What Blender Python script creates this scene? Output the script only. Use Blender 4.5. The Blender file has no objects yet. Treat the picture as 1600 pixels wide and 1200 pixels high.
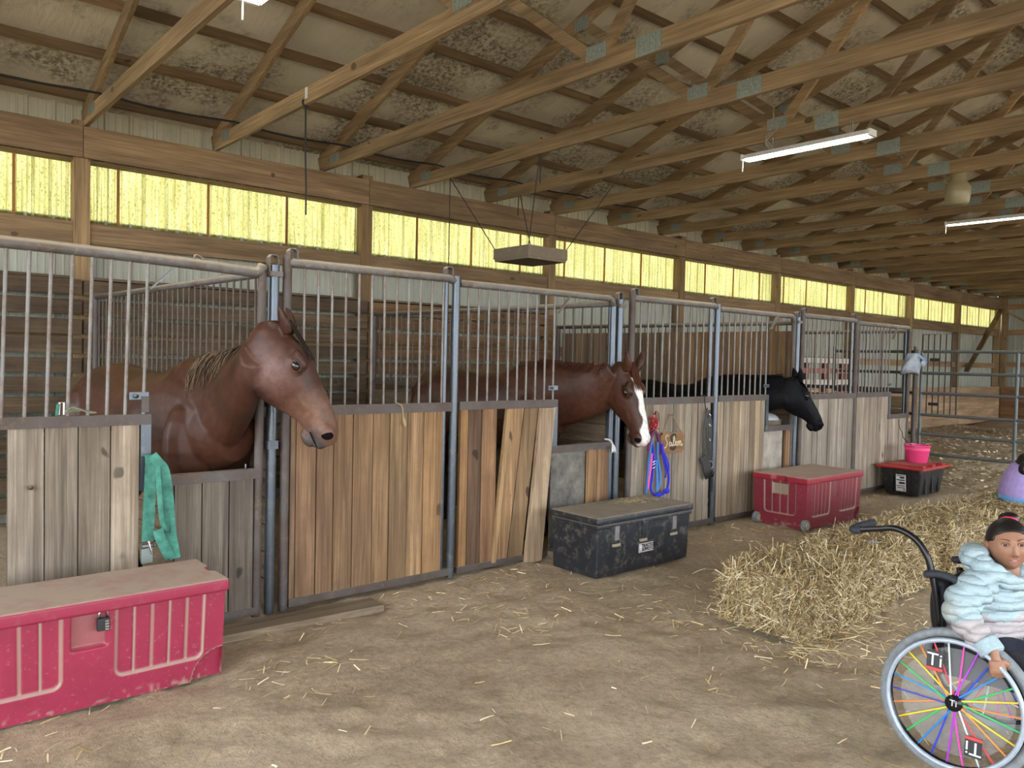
import bpy, bmesh, math, random
import numpy as np
from mathutils import Vector, Matrix, Quaternion
random.seed(7); RNG = np.random.default_rng(7)
SC = bpy.context.scene; COL = SC.collection
# ---------------------------------------------------------------- camera, sky, exposure
F_PX, YAW, PITCH, ROLL, CAM_H = 1227.7, 0.8606, -0.0310, 0.0219, 1.597
fw = Vector((math.cos(YAW)*math.cos(PITCH), math.sin(YAW)*math.cos(PITCH), math.sin(PITCH)))
r0 = Vector((math.sin(YAW), -math.cos(YAW), 0)); u0 = r0.cross(fw)
rc = math.cos(ROLL)*r0 + math.sin(ROLL)*u0; uc = math.cos(ROLL)*u0 - math.sin(ROLL)*r0
cam = bpy.data.cameras.new('camera'); cam_o = bpy.data.objects.new('camera', cam); COL.objects.link(cam_o)
cam.sensor_width = 36; cam.sensor_fit = 'HORIZONTAL'; cam.lens = F_PX/1600*36; cam.clip_end = 300
m = Matrix.Identity(4)
for i in range(3): m[i][0], m[i][1], m[i][2] = rc[i], uc[i], -fw[i]
m[2][3] = CAM_H
cam_o.matrix_world = m; SC.camera = cam_o
w = bpy.data.worlds.new('overcast_sky'); SC.world = w; w.use_nodes = True
bg = w.node_tree.nodes['Background']; bg.inputs[0].default_value = (.88, .94, 1, 1); bg.inputs[1].default_value = 2.2
vs = SC.view_settings; vs.view_transform = 'Standard'; vs.look = 'None'; vs.exposure = 1.55; vs.gamma = 1; vs.use_curve_mapping = False

# ---------------------------------------------------------------- object helpers
BASE = {}; SCALED = {}
def thing(name, label=None, cat=None, loc=(0,0,0), group=None, rot=None, kind=None):
    o = bpy.data.objects.new(name, None); COL.objects.link(o); o.empty_display_size = .1
    o.location = loc; BASE[o] = Vector(loc)
    if rot is not None: o.rotation_euler = (0, 0, rot); BASE[o] = Vector((0,0,0))
    tag(o, label, cat, group, kind); return o
def tag(o, label=None, cat=None, group=None, kind=None):
    for k, v in (('label', label), ('category', cat), ('group', group), ('kind', kind)):
        if v: o[k] = v
    return o
def add(name, me, parent=None, loc=None, rot=None, scale=None, color=None, local=False):
    """links a mesh; coordinates are world ones unless the parent is a rotated (local) frame"""
    o = bpy.data.objects.new(name, me); COL.objects.link(o)
    b = BASE.get(parent, Vector((0,0,0))); BASE[o] = b
    if parent:
        o.parent = parent
        if parent in SCALED: o.matrix_parent_inverse = SCALED[parent]
    if loc is not None: l = Vector(loc); o.location = l - b; BASE[o] = l
    if rot is not None:
        if isinstance(rot, Quaternion): o.rotation_mode = 'QUATERNION'; o.rotation_quaternion = rot
        else: o.rotation_euler = rot
    if scale is not None: o.scale = scale
    if color is not None: o.color = (*color, 1)
    if parent and (scale is not None or rot is not None):
        SCALED[o] = o.matrix_basis.to_3x3().to_4x4().inverted()
    return o
def orth(d):
    d = Vector(d).normalized(); a = Vector((0,0,1)) if abs(d.z) < .9 else Vector((1,0,0))
    s = d.cross(a).normalized(); return s, s.cross(d)
class MB:
    def __init__(s): s.v, s.f = [], []
    def quad(s, *p): n = len(s.v); s.v += [tuple(q) for q in p]; s.f.append(tuple(range(n, n+len(p)))); return s
    def box(s, x0, x1, y0, y1, z0, z1):
        n = len(s.v); s.v += [(x,y,z) for z in (z0,z1) for y in (y0,y1) for x in (x0,x1)]
        for f in ((0,2,3,1),(4,5,7,6),(0,1,5,4),(2,6,7,3),(0,4,6,2),(1,3,7,5)): s.f.append(tuple(n+i for i in f))
        return s
    def beam(s, a, b, wd, h, up=(0,0,1)):
        a, b = Vector(a), Vector(b); d = (b-a).normalized(); sd = d.cross(Vector(up)).normalized(); u = sd.cross(d)
        n = len(s.v)
        for p in (a, b):
            for i, j in ((-1,-1),(1,-1),(1,1),(-1,1)): s.v.append(tuple(p+sd*i*wd/2+u*j*h/2))
        for f in ((0,1,2,3),(7,6,5,4),(0,4,5,1),(1,5,6,2),(2,6,7,3),(3,7,4,0)): s.f.append(tuple(n+i for i in f))
        return s
    def rings(s, rings, cap=True):
        n = len(s.v); k = len(rings[0])
        for r in rings: s.v += [tuple(p) for p in r]
        for i in range(len(rings)-1):
            for j in range(k):
                a = n+i*k; s.f.append((a+j, a+(j+1)%k, a+k+(j+1)%k, a+k+j))
        if cap: s.f.append(tuple(n+j for j in reversed(range(k)))); s.f.append(tuple(n+(len(rings)-1)*k+j for j in range(k)))
        return s
    def tube(s, pts, r, seg=8, cap=True, flat=1.0):
        pts = [Vector(p) for p in pts]; rr = r if hasattr(r, '__len__') else [r]*len(pts)
        rs = []; sd = None
        for i, p in enumerate(pts):
            t = (pts[min(i+1,len(pts)-1)]-pts[max(i-1,0)]).normalized()
            if sd is None: sd, u = orth(t)
            else:
                sd = (sd - t*sd.dot(t)); sd = sd.normalized() if sd.length > 1e-6 else orth(t)[0]
            u = sd.cross(t)
            rs.append([p + sd*math.cos(a)*rr[i] + u*math.sin(a)*rr[i]*flat for a in [2*math.pi*j/seg for j in range(seg)]])
        return s.rings(rs, cap)
    def torus(s, c, n, R, r, seg=40, rs=8, flat=1.0):
        c = Vector(c); n = Vector(n).normalized(); a, b = orth(n); k = len(s.v)
        for i in range(seg):
            t = 2*math.pi*i/seg; d = a*math.cos(t)+b*math.sin(t)
            for j in range(rs):
                q = 2*math.pi*j/rs; s.v.append(tuple(c+d*(R+r*math.cos(q))+n*r*flat*math.sin(q)))
        for i in range(seg):
            for j in range(rs):
                s.f.append((k+i*rs+j, k+((i+1)%seg)*rs+j, k+((i+1)%seg)*rs+(j+1)%rs, k+i*rs+(j+1)%rs))
        return s
    def ell(s, c, r, seg=14, rg=9, M=None):
        c = Vector(c); rs = []
        for i in range(rg+1):
            ph = -math.pi/2 + math.pi*(i+.0)/rg; ph = max(-1.5, min(1.5, ph)); ring = []
            for j in range(seg):
                t = 2*math.pi*j/seg; p = Vector((r[0]*math.cos(ph)*math.cos(t), r[1]*math.cos(ph)*math.sin(t), r[2]*math.sin(ph)))
                ring.append(c + (M @ p if M else p))
            rs.append(ring)
        return s.rings(rs)
    def disc(s, c, n, R, h, seg=24): 
        n = Vector(n).normalized(); c = Vector(c); return s.tube([c-n*h/2, c+n*h/2], R, seg)
    def prism(s, poly, z0, z1, fn=None):
        fn = fn or (lambda x, y, z: (x, y, z)); n = len(s.v); k = len(poly)
        s.v += [tuple(fn(x, y, z0)) for x, y in poly] + [tuple(fn(x, y, z1)) for x, y in poly]
        s.f.append(tuple(reversed(range(n, n+k)))); s.f.append(tuple(range(n+k, n+2*k)))
        for j in range(k): s.f.append((n+j, n+(j+1)%k, n+k+(j+1)%k, n+k+j))
        return s
    def ribbon(s, pts, wd, side, th=.003):
        pts = [Vector(p) for p in pts]; sd = Vector(side).normalized(); rs = []
        for i, p in enumerate(pts):
            t = (pts[min(i+1,len(pts)-1)]-pts[max(i-1,0)]).normalized(); q = (sd - t*sd.dot(t)).normalized(); nn = t.cross(q)
            rs.append([p+q*wd/2+nn*th/2, p-q*wd/2+nn*th/2, p-q*wd/2-nn*th/2, p+q*wd/2-nn*th/2])
        return s.rings(rs)
    def xf(s, M): s.v = [tuple(M @ Vector(p)) for p in s.v]; return s
    def mesh(s, name, mat, smooth=False, base=Vector((0,0,0)), fix=True):
        me = bpy.data.meshes.new(name); me.from_pydata([tuple(Vector(p)-base) for p in s.v], [], s.f)
        if mat: me.materials.append(mat)
        if fix:
            bm = bmesh.new(); bm.from_mesh(me); bmesh.ops.recalc_face_normals(bm, faces=bm.faces); bm.to_mesh(me); bm.free()
        if smooth: me.polygons.foreach_set('use_smooth', [True]*len(me.polygons))
        me.update(); return me
    def build(s, name, mat, parent=None, smooth=False, color=None):
        return add(name, s.mesh(name, mat, smooth, BASE.get(parent, Vector((0,0,0)))), parent, color=color)
def soft(o, width=.006, seg=2, ang=35):
    b = o.modifiers.new('bevel', 'BEVEL'); b.width = width; b.segments = seg; b.limit_method = 'ANGLE'; b.angle_limit = math.radians(ang)
    o.data.polygons.foreach_set('use_smooth', [True]*len(o.data.polygons)); 
    w = o.modifiers.new('wn', 'WEIGHTED_NORMAL'); return o
UB, UC = {}, {}
def ubox(mat):
    if mat not in UB: UB[mat] = MB().box(-.5,.5,-.5,.5,-.5,.5).mesh('unit_board', mat)
    return UB[mat]
def ucyl(mat):
    if mat not in UC: UC[mat] = MB().tube([(0,0,-.5),(0,0,.5)], 1, 8).mesh('unit_rod', mat, True)
    return UC[mat]
def board(name, x0, x1, y0, y1, z0, z1, mat, parent, color=None, rot=None):
    return add(name, ubox(mat), parent, ((x0+x1)/2,(y0+y1)/2,(z0+z1)/2), rot, (abs(x1-x0),abs(y1-y0),abs(z1-z0)), color)
def rod(name, a, b, r, mat, parent, color=None):
    a, b = Vector(a), Vector(b); d = b-a
    return add(name, ucyl(mat), parent, (a+b)/2, d.to_track_quat('Z','Y'), (r, r, d.length), color)
def beamo(name, a, b, wd, h, mat, parent, color=None, up=(0,0,1)):
    a, b = Vector(a), Vector(b); d = (b-a); x = d.normalized(); y = Vector(up).cross(x).normalized(); z = x.cross(y)
    q = Matrix((x, y, z)).transposed().to_quaternion()
    return add(name, ubox(mat), parent, (a+b)/2, q, (d.length, wd, h), color)
def mesh_np(name, V, F, mat, smooth=False, colattr=None):
    me = bpy.data.meshes.new(name); V = np.asarray(V, np.float32); F = np.asarray(F, np.int32); k = F.shape[1]
    me.vertices.add(len(V)); me.vertices.foreach_set('co', V.ravel())
    me.loops.add(F.size); me.loops.foreach_set('vertex_index', F.ravel())
    me.polygons.add(len(F)); me.polygons.foreach_set('loop_start', np.arange(0, F.size, k, dtype=np.int32))
    try: me.polygons.foreach_set('loop_total', np.full(len(F), k, np.int32))
    except Exception: pass
    if smooth: me.polygons.foreach_set('use_smooth', np.ones(len(F), bool))
    me.update(calc_edges=True); me.validate()
    if colattr is not None: set_col(me, colattr)
    me.materials.append(mat); return me
def set_col(me, C, name='col'):
    C = np.asarray(C, np.float32)
    if C.shape[1] == 3: C = np.hstack([C, np.ones((len(C),1), np.float32)])
    a = me.color_attributes.new(name, 'FLOAT_COLOR', 'POINT'); a.data.foreach_set('color', C.ravel())
def grid_faces(nx, ny):
    i = np.arange(nx*ny).reshape(ny, nx); return np.stack([i[:-1,:-1], i[:-1,1:], i[1:,1:], i[1:,:-1]], -1).reshape(-1, 4)
def vnoise(x, y, seed=0):
    """smooth value noise in 2D"""
    xi, yi = np.floor(x).astype(np.int64), np.floor(y).astype(np.int64); fx, fy = x-xi, y-yi
    fx, fy = fx*fx*(3-2*fx), fy*fy*(3-2*fy)
    def h(a, b):
        n = (a*374761393 + b*668265263 + seed*1442695041) & 0x7fffffff; n = ((n ^ (n >> 13))*1274126177) & 0x7fffffff
        return ((n ^ (n >> 16)) & 0xffff)/65535.0
    return (h(xi,yi)*(1-fx)+h(xi+1,yi)*fx)*(1-fy) + (h(xi,yi+1)*(1-fx)+h(xi+1,yi+1)*fx)*fy
def realize(o):
    dg = bpy.context.evaluated_depsgraph_get(); dg.update()
    me = bpy.data.meshes.new_from_object(o.evaluated_get(dg)); return me
def fuse(mb, voxel, smooth=4, fac=.5):
    """one continuous skin out of overlapping closed shapes"""
    me = mb.mesh('fuse', None); o = bpy.data.objects.new('fuse', me); COL.objects.link(o)
    r = o.modifiers.new('r', 'REMESH'); r.mode = 'VOXEL'; r.voxel_size = voxel
    if smooth: s = o.modifiers.new('s', 'SMOOTH'); s.factor = fac; s.iterations = smooth
    out = realize(o); bpy.data.objects.remove(o); bpy.data.meshes.remove(me)
    out.polygons.foreach_set('use_smooth', [True]*len(out.polygons)); return out
def coords(me):
    a = np.empty(len(me.vertices)*3, np.float32); me.vertices.foreach_get('co', a); return a.reshape(-1, 3)
def setco(me, V): me.vertices.foreach_set('co', np.asarray(V, np.float32).ravel()); me.update()
def bez(p0, p1, p2, p3, n):
    p0, p1, p2, p3 = map(Vector, (p0,p1,p2,p3)); out = []
    for i in range(n+1):
        t = i/n; out.append(p0*(1-t)**3+p1*3*t*(1-t)**2+p2*3*t*t*(1-t)+p3*t**3)
    return out
def cat(pts, n=6):
    pts = [Vector(p) for p in pts]; P = [2*pts[0]-pts[1]]+pts+[2*pts[-1]-pts[-2]]; out = []
    for i in range(1, len(P)-2):
        for k in range(n):
            t = k/n; a,b,c,d = P[i-1:i+3]
            out.append(.5*((2*b)+(c-a)*t+(2*a-5*b+4*c-d)*t*t+(3*b-a-3*c+d)*t**3))
    return out+[pts[-1]]
def loft(mb, secs, seg=18):
    """secs: (center, up, half width, half height up, half height down)"""
    cs = [Vector(s[0]) for s in secs]; rs = []
    for i, s in enumerate(secs):
        t = (cs[min(i+1,len(cs)-1)]-cs[max(i-1,0)]).normalized(); up = Vector(s[1]); up = (up-t*up.dot(t)).normalized(); sd = t.cross(up)
        ring = []
        for j in range(seg):
            a = 2*math.pi*j/seg; sn = math.sin(a); ring.append(cs[i]+sd*s[2]*math.cos(a)+up*sn*(s[3] if sn > 0 else s[4]))
        rs.append(ring)
    return mb.rings(rs)

# ---------------------------------------------------------------- materials
def newmat(name):
    m = bpy.data.materials.new(name); m.use_nodes = True; return m, m.node_tree, m.node_tree.nodes['Principled BSDF']
def nd(t, ty, **kw):
    n = t.nodes.new(ty)
    for k, v in kw.items():
        if k.startswith('i_'): n.inputs[int(k[2:])].default_value = v
        else: setattr(n, k, v)
    return n
def lk(t, a, b): t.links.new(a, b)
def mixc(t, fac, a, b, mode='MIX'):
    n = nd(t, 'ShaderNodeMix', data_type='RGBA', blend_type=mode)
    for i, x in ((0, fac), (6, a), (7, b)):
        if hasattr(x, 'links') or hasattr(x, 'is_linked'): lk(t, x, n.inputs[i])
        elif isinstance(x, tuple): n.inputs[i].default_value = (*x[:3], 1)
        else: n.inputs[i].default_value = x
    return n.outputs[2]
def ramp(t, x, p0, p1, c0=(0,0,0), c1=(1,1,1)):
    n = nd(t, 'ShaderNodeValToRGB'); e = n.color_ramp.elements; e[0].position, e[1].position = p0, p1
    e[0].color, e[1].color = (*c0, 1), (*c1, 1); lk(t, x, n.inputs[0]); return n.outputs[0]
def pos(t, scale=(1,1,1), rnd=0.0, obj=False):
    g = nd(t, 'ShaderNodeTexCoord').outputs[3] if obj else nd(t, 'ShaderNodeNewGeometry').outputs[0]
    if rnd:
        oi = nd(t, 'ShaderNodeObjectInfo'); mu = nd(t, 'ShaderNodeMath', operation='MULTIPLY', i_1=rnd); lk(t, oi.outputs[5], mu.inputs[0])
        ad = nd(t, 'ShaderNodeVectorMath', operation='ADD'); lk(t, g, ad.inputs[0]); lk(t, mu.outputs[0], ad.inputs[1]); g = ad.outputs[0]
    mp = nd(t, 'ShaderNodeMapping'); mp.inputs[3].default_value = scale; lk(t, g, mp.inputs[0]); return mp.outputs[0]
def noise(t, v, sc, det=4, rough=.6, dist=0):
    n = nd(t, 'ShaderNodeTexNoise'); lk(t, v, n.inputs['Vector']); n.inputs['Scale'].default_value = sc; n.inputs['Detail'].default_value = det
    n.inputs['Roughness'].default_value = rough; n.inputs['Distortion'].default_value = dist; return n.outputs[0]
def bump(t, b, h, st=.3, dist=.01):
    n = nd(t, 'ShaderNodeBump'); n.inputs['Strength'].default_value = st; n.inputs['Distance'].default_value = dist
    lk(t, h, n.inputs['Height']); lk(t, n.outputs[0], b.inputs['Normal']); return n
def wood(name, ca, cb, axis, knots=.5, rough=.85, dirt=None, dirt_amt=.5, gr=1.0):
    m, t, b = newmat(name)
    k = 22*gr; sc = [k, k, k]; sc['xyz'.index(axis)] = 1.1
    v = pos(t, tuple(sc), 37); g = noise(t, v, 1.0, 6, .62, .6)
    sc2 = [5.0]*3; sc2['xyz'.index(axis)] = .8; g2 = noise(t, pos(t, tuple(sc2), 17), 1.0, 3, .5, .3)
    c = ramp(t, g, .32, .70, cb, ca); c2 = ramp(t, g2, .3, .75, (.62,.6,.58), (1.15,1.12,1.08)); c = mixc(t, 1.0, c, c2, 'MULTIPLY')
    sc3 = [k*4.5]*3; sc3['xyz'.index(axis)] = 1.6; g3 = noise(t, pos(t, tuple(sc3), 53), 1.0, 4, .7); c = mixc(t, 1.0, c, ramp(t, g3, .30, .66, (.60,.58,.56), (1.18,1.17,1.15)), 'MULTIPLY')
    sc4 = [9.0]*3; sc4['xyz'.index(axis)] = 4.5; kn = noise(t, pos(t, tuple(sc4), 29), 1.0, 1, .4); c = mixc(t, ramp(t, kn, .745, .775), c, tuple(x*.40 for x in cb))
    if dirt: c = mixc(t, ramp(t, noise(t, pos(t, (1,1,1), 5), 3.3, 5, .7), .45, .75, (0,0,0), (dirt_amt,)*3), c, dirt)
    oi = nd(t, 'ShaderNodeObjectInfo'); c = mixc(t, 1.0, c, oi.outputs[1], 'MULTIPLY')
    rv = nd(t, 'ShaderNodeMapRange', i_3=.84, i_4=1.14); lk(t, oi.outputs[5], rv.inputs[0])
    hs = nd(t, 'ShaderNodeHueSaturation'); lk(t, rv.outputs[0], hs.inputs['Value']); lk(t, c, hs.inputs['Color'])
    lk(t, hs.outputs[0], b.inputs['Base Color']); b.inputs['Roughness'].default_value = rough
    ad = nd(t, 'ShaderNodeMath', operation='ADD'); lk(t, g, ad.inputs[0]); lk(t, g3, ad.inputs[1]); bump(t, b, ad.outputs[0], .45, .004); return m
def plain(name, col, rough=.6, metal=0, nscale=0, namp=.25, tint=False, bumpst=0, coat=0, spec=None):
    m, t, b = newmat(name); b.inputs['Roughness'].default_value = rough; b.inputs['Metallic'].default_value = metal
    if spec is not None: b.inputs['Specular IOR Level'].default_value = spec
    if nscale:
        n = noise(t, pos(t), nscale, 5, .65); c = ramp(t, n, .3, .72, tuple(x*(1-namp) for x in col), tuple(min(1, x*(1+namp)) for x in col))
        if bumpst: bump(t, b, n, bumpst, .006)
    else:
        r = nd(t, 'ShaderNodeRGB'); r.outputs[0].default_value = (*col, 1); c = r.outputs[0]
    if tint: c = mixc(t, 1.0, c, nd(t, 'ShaderNodeObjectInfo').outputs[1], 'MULTIPLY')
    lk(t, c, b.inputs['Base Color'])
    if coat: b.inputs['Coat Weight'].default_value = coat; b.inputs['Coat Roughness'].default_value = .15
    return m
def dusty(name, col, dust=(.30,.25,.18), rough=.5, metal=0, amt=.9, sc=14, rust=None, up0=.35, up1=.9, base_d=.35):
    """paint or steel with stable dust lying on upward faces and in blotches, rust in its own patches"""
    m, t, b = newmat(name); g = nd(t, 'ShaderNodeNewGeometry'); sx = nd(t, 'ShaderNodeSeparateXYZ'); lk(t, g.outputs[1], sx.inputs[0])
    n = noise(t, pos(t), sc, 6, .7); up = ramp(t, sx.outputs[2], up0, up1, (0,)*3, (amt,)*3)
    um = nd(t, 'ShaderNodeMath', operation='MULTIPLY'); lk(t, up, um.inputs[0]); lk(t, ramp(t, noise(t, pos(t), sc*.45, 5, .75), .30, .52, (.62,)*3, (1,)*3), um.inputs[1]); up = um.outputs[0]; bl = ramp(t, n, .52, .72, (0,)*3, (base_d,)*3); r = nd(t, 'ShaderNodeRGB'); r.outputs[0].default_value = (*col, 1); c = r.outputs[0]
    c = mixc(t, 1.0, c, nd(t, 'ShaderNodeObjectInfo').outputs[1], 'MULTIPLY')
    if rust: c = mixc(t, ramp(t, noise(t, pos(t), 5.0, 5, .7), .42, .62, (0,)*3, (.85,)*3), c, rust)
    mx = nd(t, 'ShaderNodeMath', operation='MAXIMUM'); lk(t, up, mx.inputs[0]); lk(t, bl, mx.inputs[1])
    c = mixc(t, mx.outputs[0], c, dust); lk(t, c, b.inputs['Base Color'])
    rr = nd(t, 'ShaderNodeMapRange', i_3=rough, i_4=.95); lk(t, mx.outputs[0], rr.inputs[0]); lk(t, rr.outputs[0], b.inputs['Roughness'])
    mt = nd(t, 'ShaderNodeMapRange', i_3=metal, i_4=0); lk(t, mx.outputs[0], mt.inputs[0]); lk(t, mt.outputs[0], b.inputs['Metallic'])
    bump(t, b, n, .25, .004); return m
def vcol(name, rough=.7, nscale=30, namp=.2, bumpst=.2, bdist=.004, sheen=0, spec=None, aniso=None):
    m, t, b = newmat(name); a = nd(t, 'ShaderNodeVertexColor', layer_name='col'); b.inputs['Roughness'].default_value = rough
    n = noise(t, pos(t, aniso or (1,1,1)), nscale, 5, .6); c = mixc(t, 1.0, a.outputs[0], ramp(t, n, .3, .7, (1-namp,)*3, (1+namp*.6,)*3), 'MULTIPLY')
    lk(t, c, b.inputs['Base Color']); 
    if bumpst: bump(t, b, n, bumpst, bdist)
    if sheen: b.inputs['Sheen Weight'].default_value = sheen
    if spec is not None: b.inputs['Specular IOR Level'].default_value = spec
    return m
def emit(name, col, st):
    m, t, b = newmat(name); b.inputs['Base Color'].default_value = (*col,1); b.inputs['Emission Color'].default_value = (*col,1); b.inputs['Emission Strength'].default_value = st; return m

TR = wood('truss_lumber', (.41,.30,.165), (.25,.175,.09), 'y')
TRX = wood('purlin_lumber', (.30,.215,.12), (.165,.115,.062), 'x')
HDR = wood('header_lumber', (.34,.235,.13), (.21,.14,.075), 'x', gr=.7)
POSTW = wood('post_lumber', (.42,.295,.155), (.26,.175,.09), 'z')
PLK = wood('back_wall_plank', (.185,.132,.082), (.085,.058,.036), 'x', dirt=(.22,.17,.11), dirt_amt=.4)
KICK = wood('kick_board', (.60,.42,.255), (.44,.29,.17), 'x', gr=.6)
KICKY = wood('kick_board_end', (.52,.31,.17), (.36,.20,.105), 'y', gr=.6)
VPLK = wood('stall_plank', (.44,.345,.25), (.20,.145,.098), 'z', dirt=(.17,.125,.085), dirt_amt=.6)
PART = wood('partition_plank', (.22,.16,.10), (.12,.085,.05), 'y')
PLY = wood('plywood_sheet', (.30,.20,.115), (.20,.13,.07), 'z', gr=.35)
FLRB = wood('threshold_lumber', (.34,.27,.19), (.20,.15,.10), 'x')
STEEL = dusty('galvanized_pipe', (.105,.125,.15), (.30,.255,.19), .30, .6, .9, 22, base_d=.35)
BARS = dusty('grille_bar', (.24,.235,.23), (.36,.30,.23), .55, .35, .5, 55, rust=(.16,.115,.09), base_d=.7)
BARP = dusty('partition_bar', (.11,.095,.08), (.24,.195,.14), .6, .25, .5, 55, rust=(.09,.06,.045), base_d=.55)
RAIL = dusty('dusty_rail', (.16,.155,.15), (.40,.33,.235), .55, .3, .97, 30, rust=(.12,.09,.072), up0=.15, up1=.6, base_d=.45)
RUST = dusty('rusty_tube', (.105,.09,.085), (.30,.24,.17), .6, .3, .7, 20, rust=(.085,.058,.046), base_d=.35)
DARKPIPE = dusty('dark_gate_pipe', (.11,.13,.135), (.30,.26,.20), .45, .45, .7, 20, base_d=.2)
BLKBAR = plain('black_guard_bar', (.022,.02,.019), .5, .3)
ZINC = plain('zinc_plate', (.27,.31,.27), .5, .45, 60, .3)
PAINTWHITE = plain('white_enamel', (.72,.72,.70), .45, 0, 20, .12)
BLACKCABLE = plain('black_cable', (.012,.012,.013), .55)
CHAIN = plain('dark_chain', (.035,.028,.022), .7)
TUBE = emit('lit_tube', (1, .97, .88), 14)
BLACKPL = plain('black_plastic', (.018,.019,.021), .45)
RUBBER = plain('grey_tyre', (.20,.22,.235), .75, 0, 40, .25)
TINT = plain('coloured_plastic', (1,1,1), .4, tint=True)
FABT = plain('coloured_fabric', (1,1,1), .85, tint=True)
CHROME = plain('chrome', (.62,.63,.65), .22, 1)
BLACKFAB = plain('black_fabric', (.014,.015,.018), .8, 0, 80, .4, bumpst=.2)
STRAW = vcol('straw', .65, 40, .25, 0)
DIRTC = (.37,.295,.205)
# ================================================================ SETTING
XL, XR, YN, YW = -5.0, 26.3, -3.9, 8.30
# ---- floor
def dirt_mat():
    m, t, b = newmat('barn_dirt'); p = pos(t)
    a = noise(t, p, 1.1, 6, .62, .4); c = ramp(t, a, .34, .66, (.44,.34,.225), (.61,.495,.35))
    f = noise(t, p, 26, 6, .75); c = mixc(t, 1.0, c, ramp(t, f, .28, .72, (.68,.66,.64), (1.2,1.18,1.15)), 'MULTIPLY')
    g = noise(t, p, 130, 3, .7); c = mixc(t, ramp(t, g, .66, .72, (0,)*3, (.55,)*3), c, (.74,.63,.44))
    c = mixc(t, ramp(t, noise(t, pos(t, (1,2.2,1)), 5.5, 4, .6), .62, .72, (0,)*3, (.5,)*3), c, (.25,.19,.125))
    lk(t, c, b.inputs['Base Color']); b.inputs['Roughness'].default_value = .95
    h = nd(t, 'ShaderNodeMath', operation='ADD'); lk(t, f, h.inputs[0]); lk(t, noise(t, p, 7, 5, .65), h.inputs[1]); bump(t, b, h.outputs[0], .9, .04); return m
DIRT = dirt_mat()
def axis_pts(segs):
    out = []
    for a, b, st in segs: out += list(np.arange(a, b, st))
    return np.array(out+[segs[-1][1]])
gx = axis_pts([(-40,-5,5),(-5,0,.5),(0,7.5,.035),(7.5,12,.07),(12,27,.25),(27,60,6)]); gy = axis_pts([(-40,-4,4),(-4,-.5,.4),(-.5,4.8,.04),(4.8,8.5,.3),(8.5,40,5)])
GX, GY = np.meshgrid(gx, gy)
def floor_h(x, y):
    h = .022*(vnoise(x*1.3, y*1.3, 1)-.5) + .022*(vnoise(x*4.2, y*4.2, 2)-.5) + .024*(vnoise(x*9, y*9, 3)-.5)*(vnoise(x*1.1, y*1.1, 13)+.25) + .010*(vnoise(x*19, y*19, 4)-.5)
    w_ = np.clip((x+.5)/1.0, 0, 1)*np.clip((y+1)/1, 0, 1)
    pen = np.clip((x-11.6)/2.5, 0, 1)*np.clip((8.6-y)/.2, 0, 1)*np.clip((26.4-x)/1, 0, 1)
    return h*w_ - .012 + pen*(.10+.16*(vnoise(x*.8, y*.8, 5)-.35)+.10*(vnoise(x*3, y*3, 6)-.5)) * np.where(x > 11.6, 1, 0)
GZ = floor_h(GX, GY)
fl = add('floor', mesh_np('floor', np.stack([GX,GY,GZ],-1).reshape(-1,3), grid_faces(len(gx), len(gy)), DIRT, True)); fl['kind'] = 'structure'
# ---- siding
def siding_mat(name, col, tr=0.0):
    m, t, b = newmat(name); n = noise(t, pos(t, (9,9,1.2)), 1.0, 5, .65); c = ramp(t, n, .3, .72, tuple(x*.78 for x in col), col)
    c = mixc(t, ramp(t, noise(t, pos(t), 2.2, 5, .7), .56, .75, (0,)*3, (.5,)*3), c, (.26,.23,.16)); lk(t, c, b.inputs['Base Color']); b.inputs['Roughness'].default_value = .55; return m
SIDE = siding_mat('ribbed_siding', (.42,.43,.35)); SIDEUP = siding_mat('upper_siding_strip', (.58,.56,.42))
def fibreglass():
    m, t, b = newmat('yellowed_fibreglass'); out = t.nodes['Material Output']; t.nodes.remove(b)
    n = noise(t, pos(t, (26,26,1.3)), 1.0, 5, .7); c = ramp(t, n, .36, .60, (.30,.275,.085), (.47,.455,.205))
    sp = noise(t, pos(t, (1,1,.7)), 55, 4, .7); c = mixc(t, ramp(t, sp, .55, .63, (0,)*3, (.8,)*3), c, (.17,.145,.035))
    gr = noise(t, pos(t, (3,3,1)), 2.0, 3, .6); c = mixc(t, 1.0, c, ramp(t, gr, .3, .7, (.8,.8,.74), (1.05,1.05,1.05)), 'MULTIPLY')
    a = nd(t, 'ShaderNodeBsdfTranslucent'); d = nd(t, 'ShaderNodeBsdfDiffuse'); lk(t, c, a.inputs[0]); lk(t, c, d.inputs[0])
    mx = nd(t, 'ShaderNodeMixShader', i_0=.25); lk(t, a.outputs[0], mx.inputs[1]); lk(t, d.outputs[0], mx.inputs[2]); lk(t, mx.outputs[0], out.inputs[0]); return m
FIBRE = fibreglass()
def rib_panel(width, z0, z1, mat, name, minor=True):
    prof = []; n = 4; p = width/n
    for i in range(n):
        b = i*p
        prof += [(b,0),(b+.010,.018),(b+.034,.018),(b+.044,0)]
        if minor: prof += [(b+p*.45,0),(b+p*.47,.005),(b+p*.52,.005),(b+p*.54,0),(b+p*.74,0),(b+p*.76,.005),(b+p*.81,.005),(b+p*.83,0)]
    prof.append((width, 0)); mb = MB()
    for (xa, ya), (xb, yb) in zip(prof[:-1], prof[1:]): mb.quad((xa,-ya,z0),(xb,-yb,z0),(xb,-yb,z1),(xa,-ya,z1))
    return mb.mesh(name, mat, False, fix=False)
wall = thing('wall_back', kind='structure')
PX = [1.754+3.05*k for k in range(-2, 9)]
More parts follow.
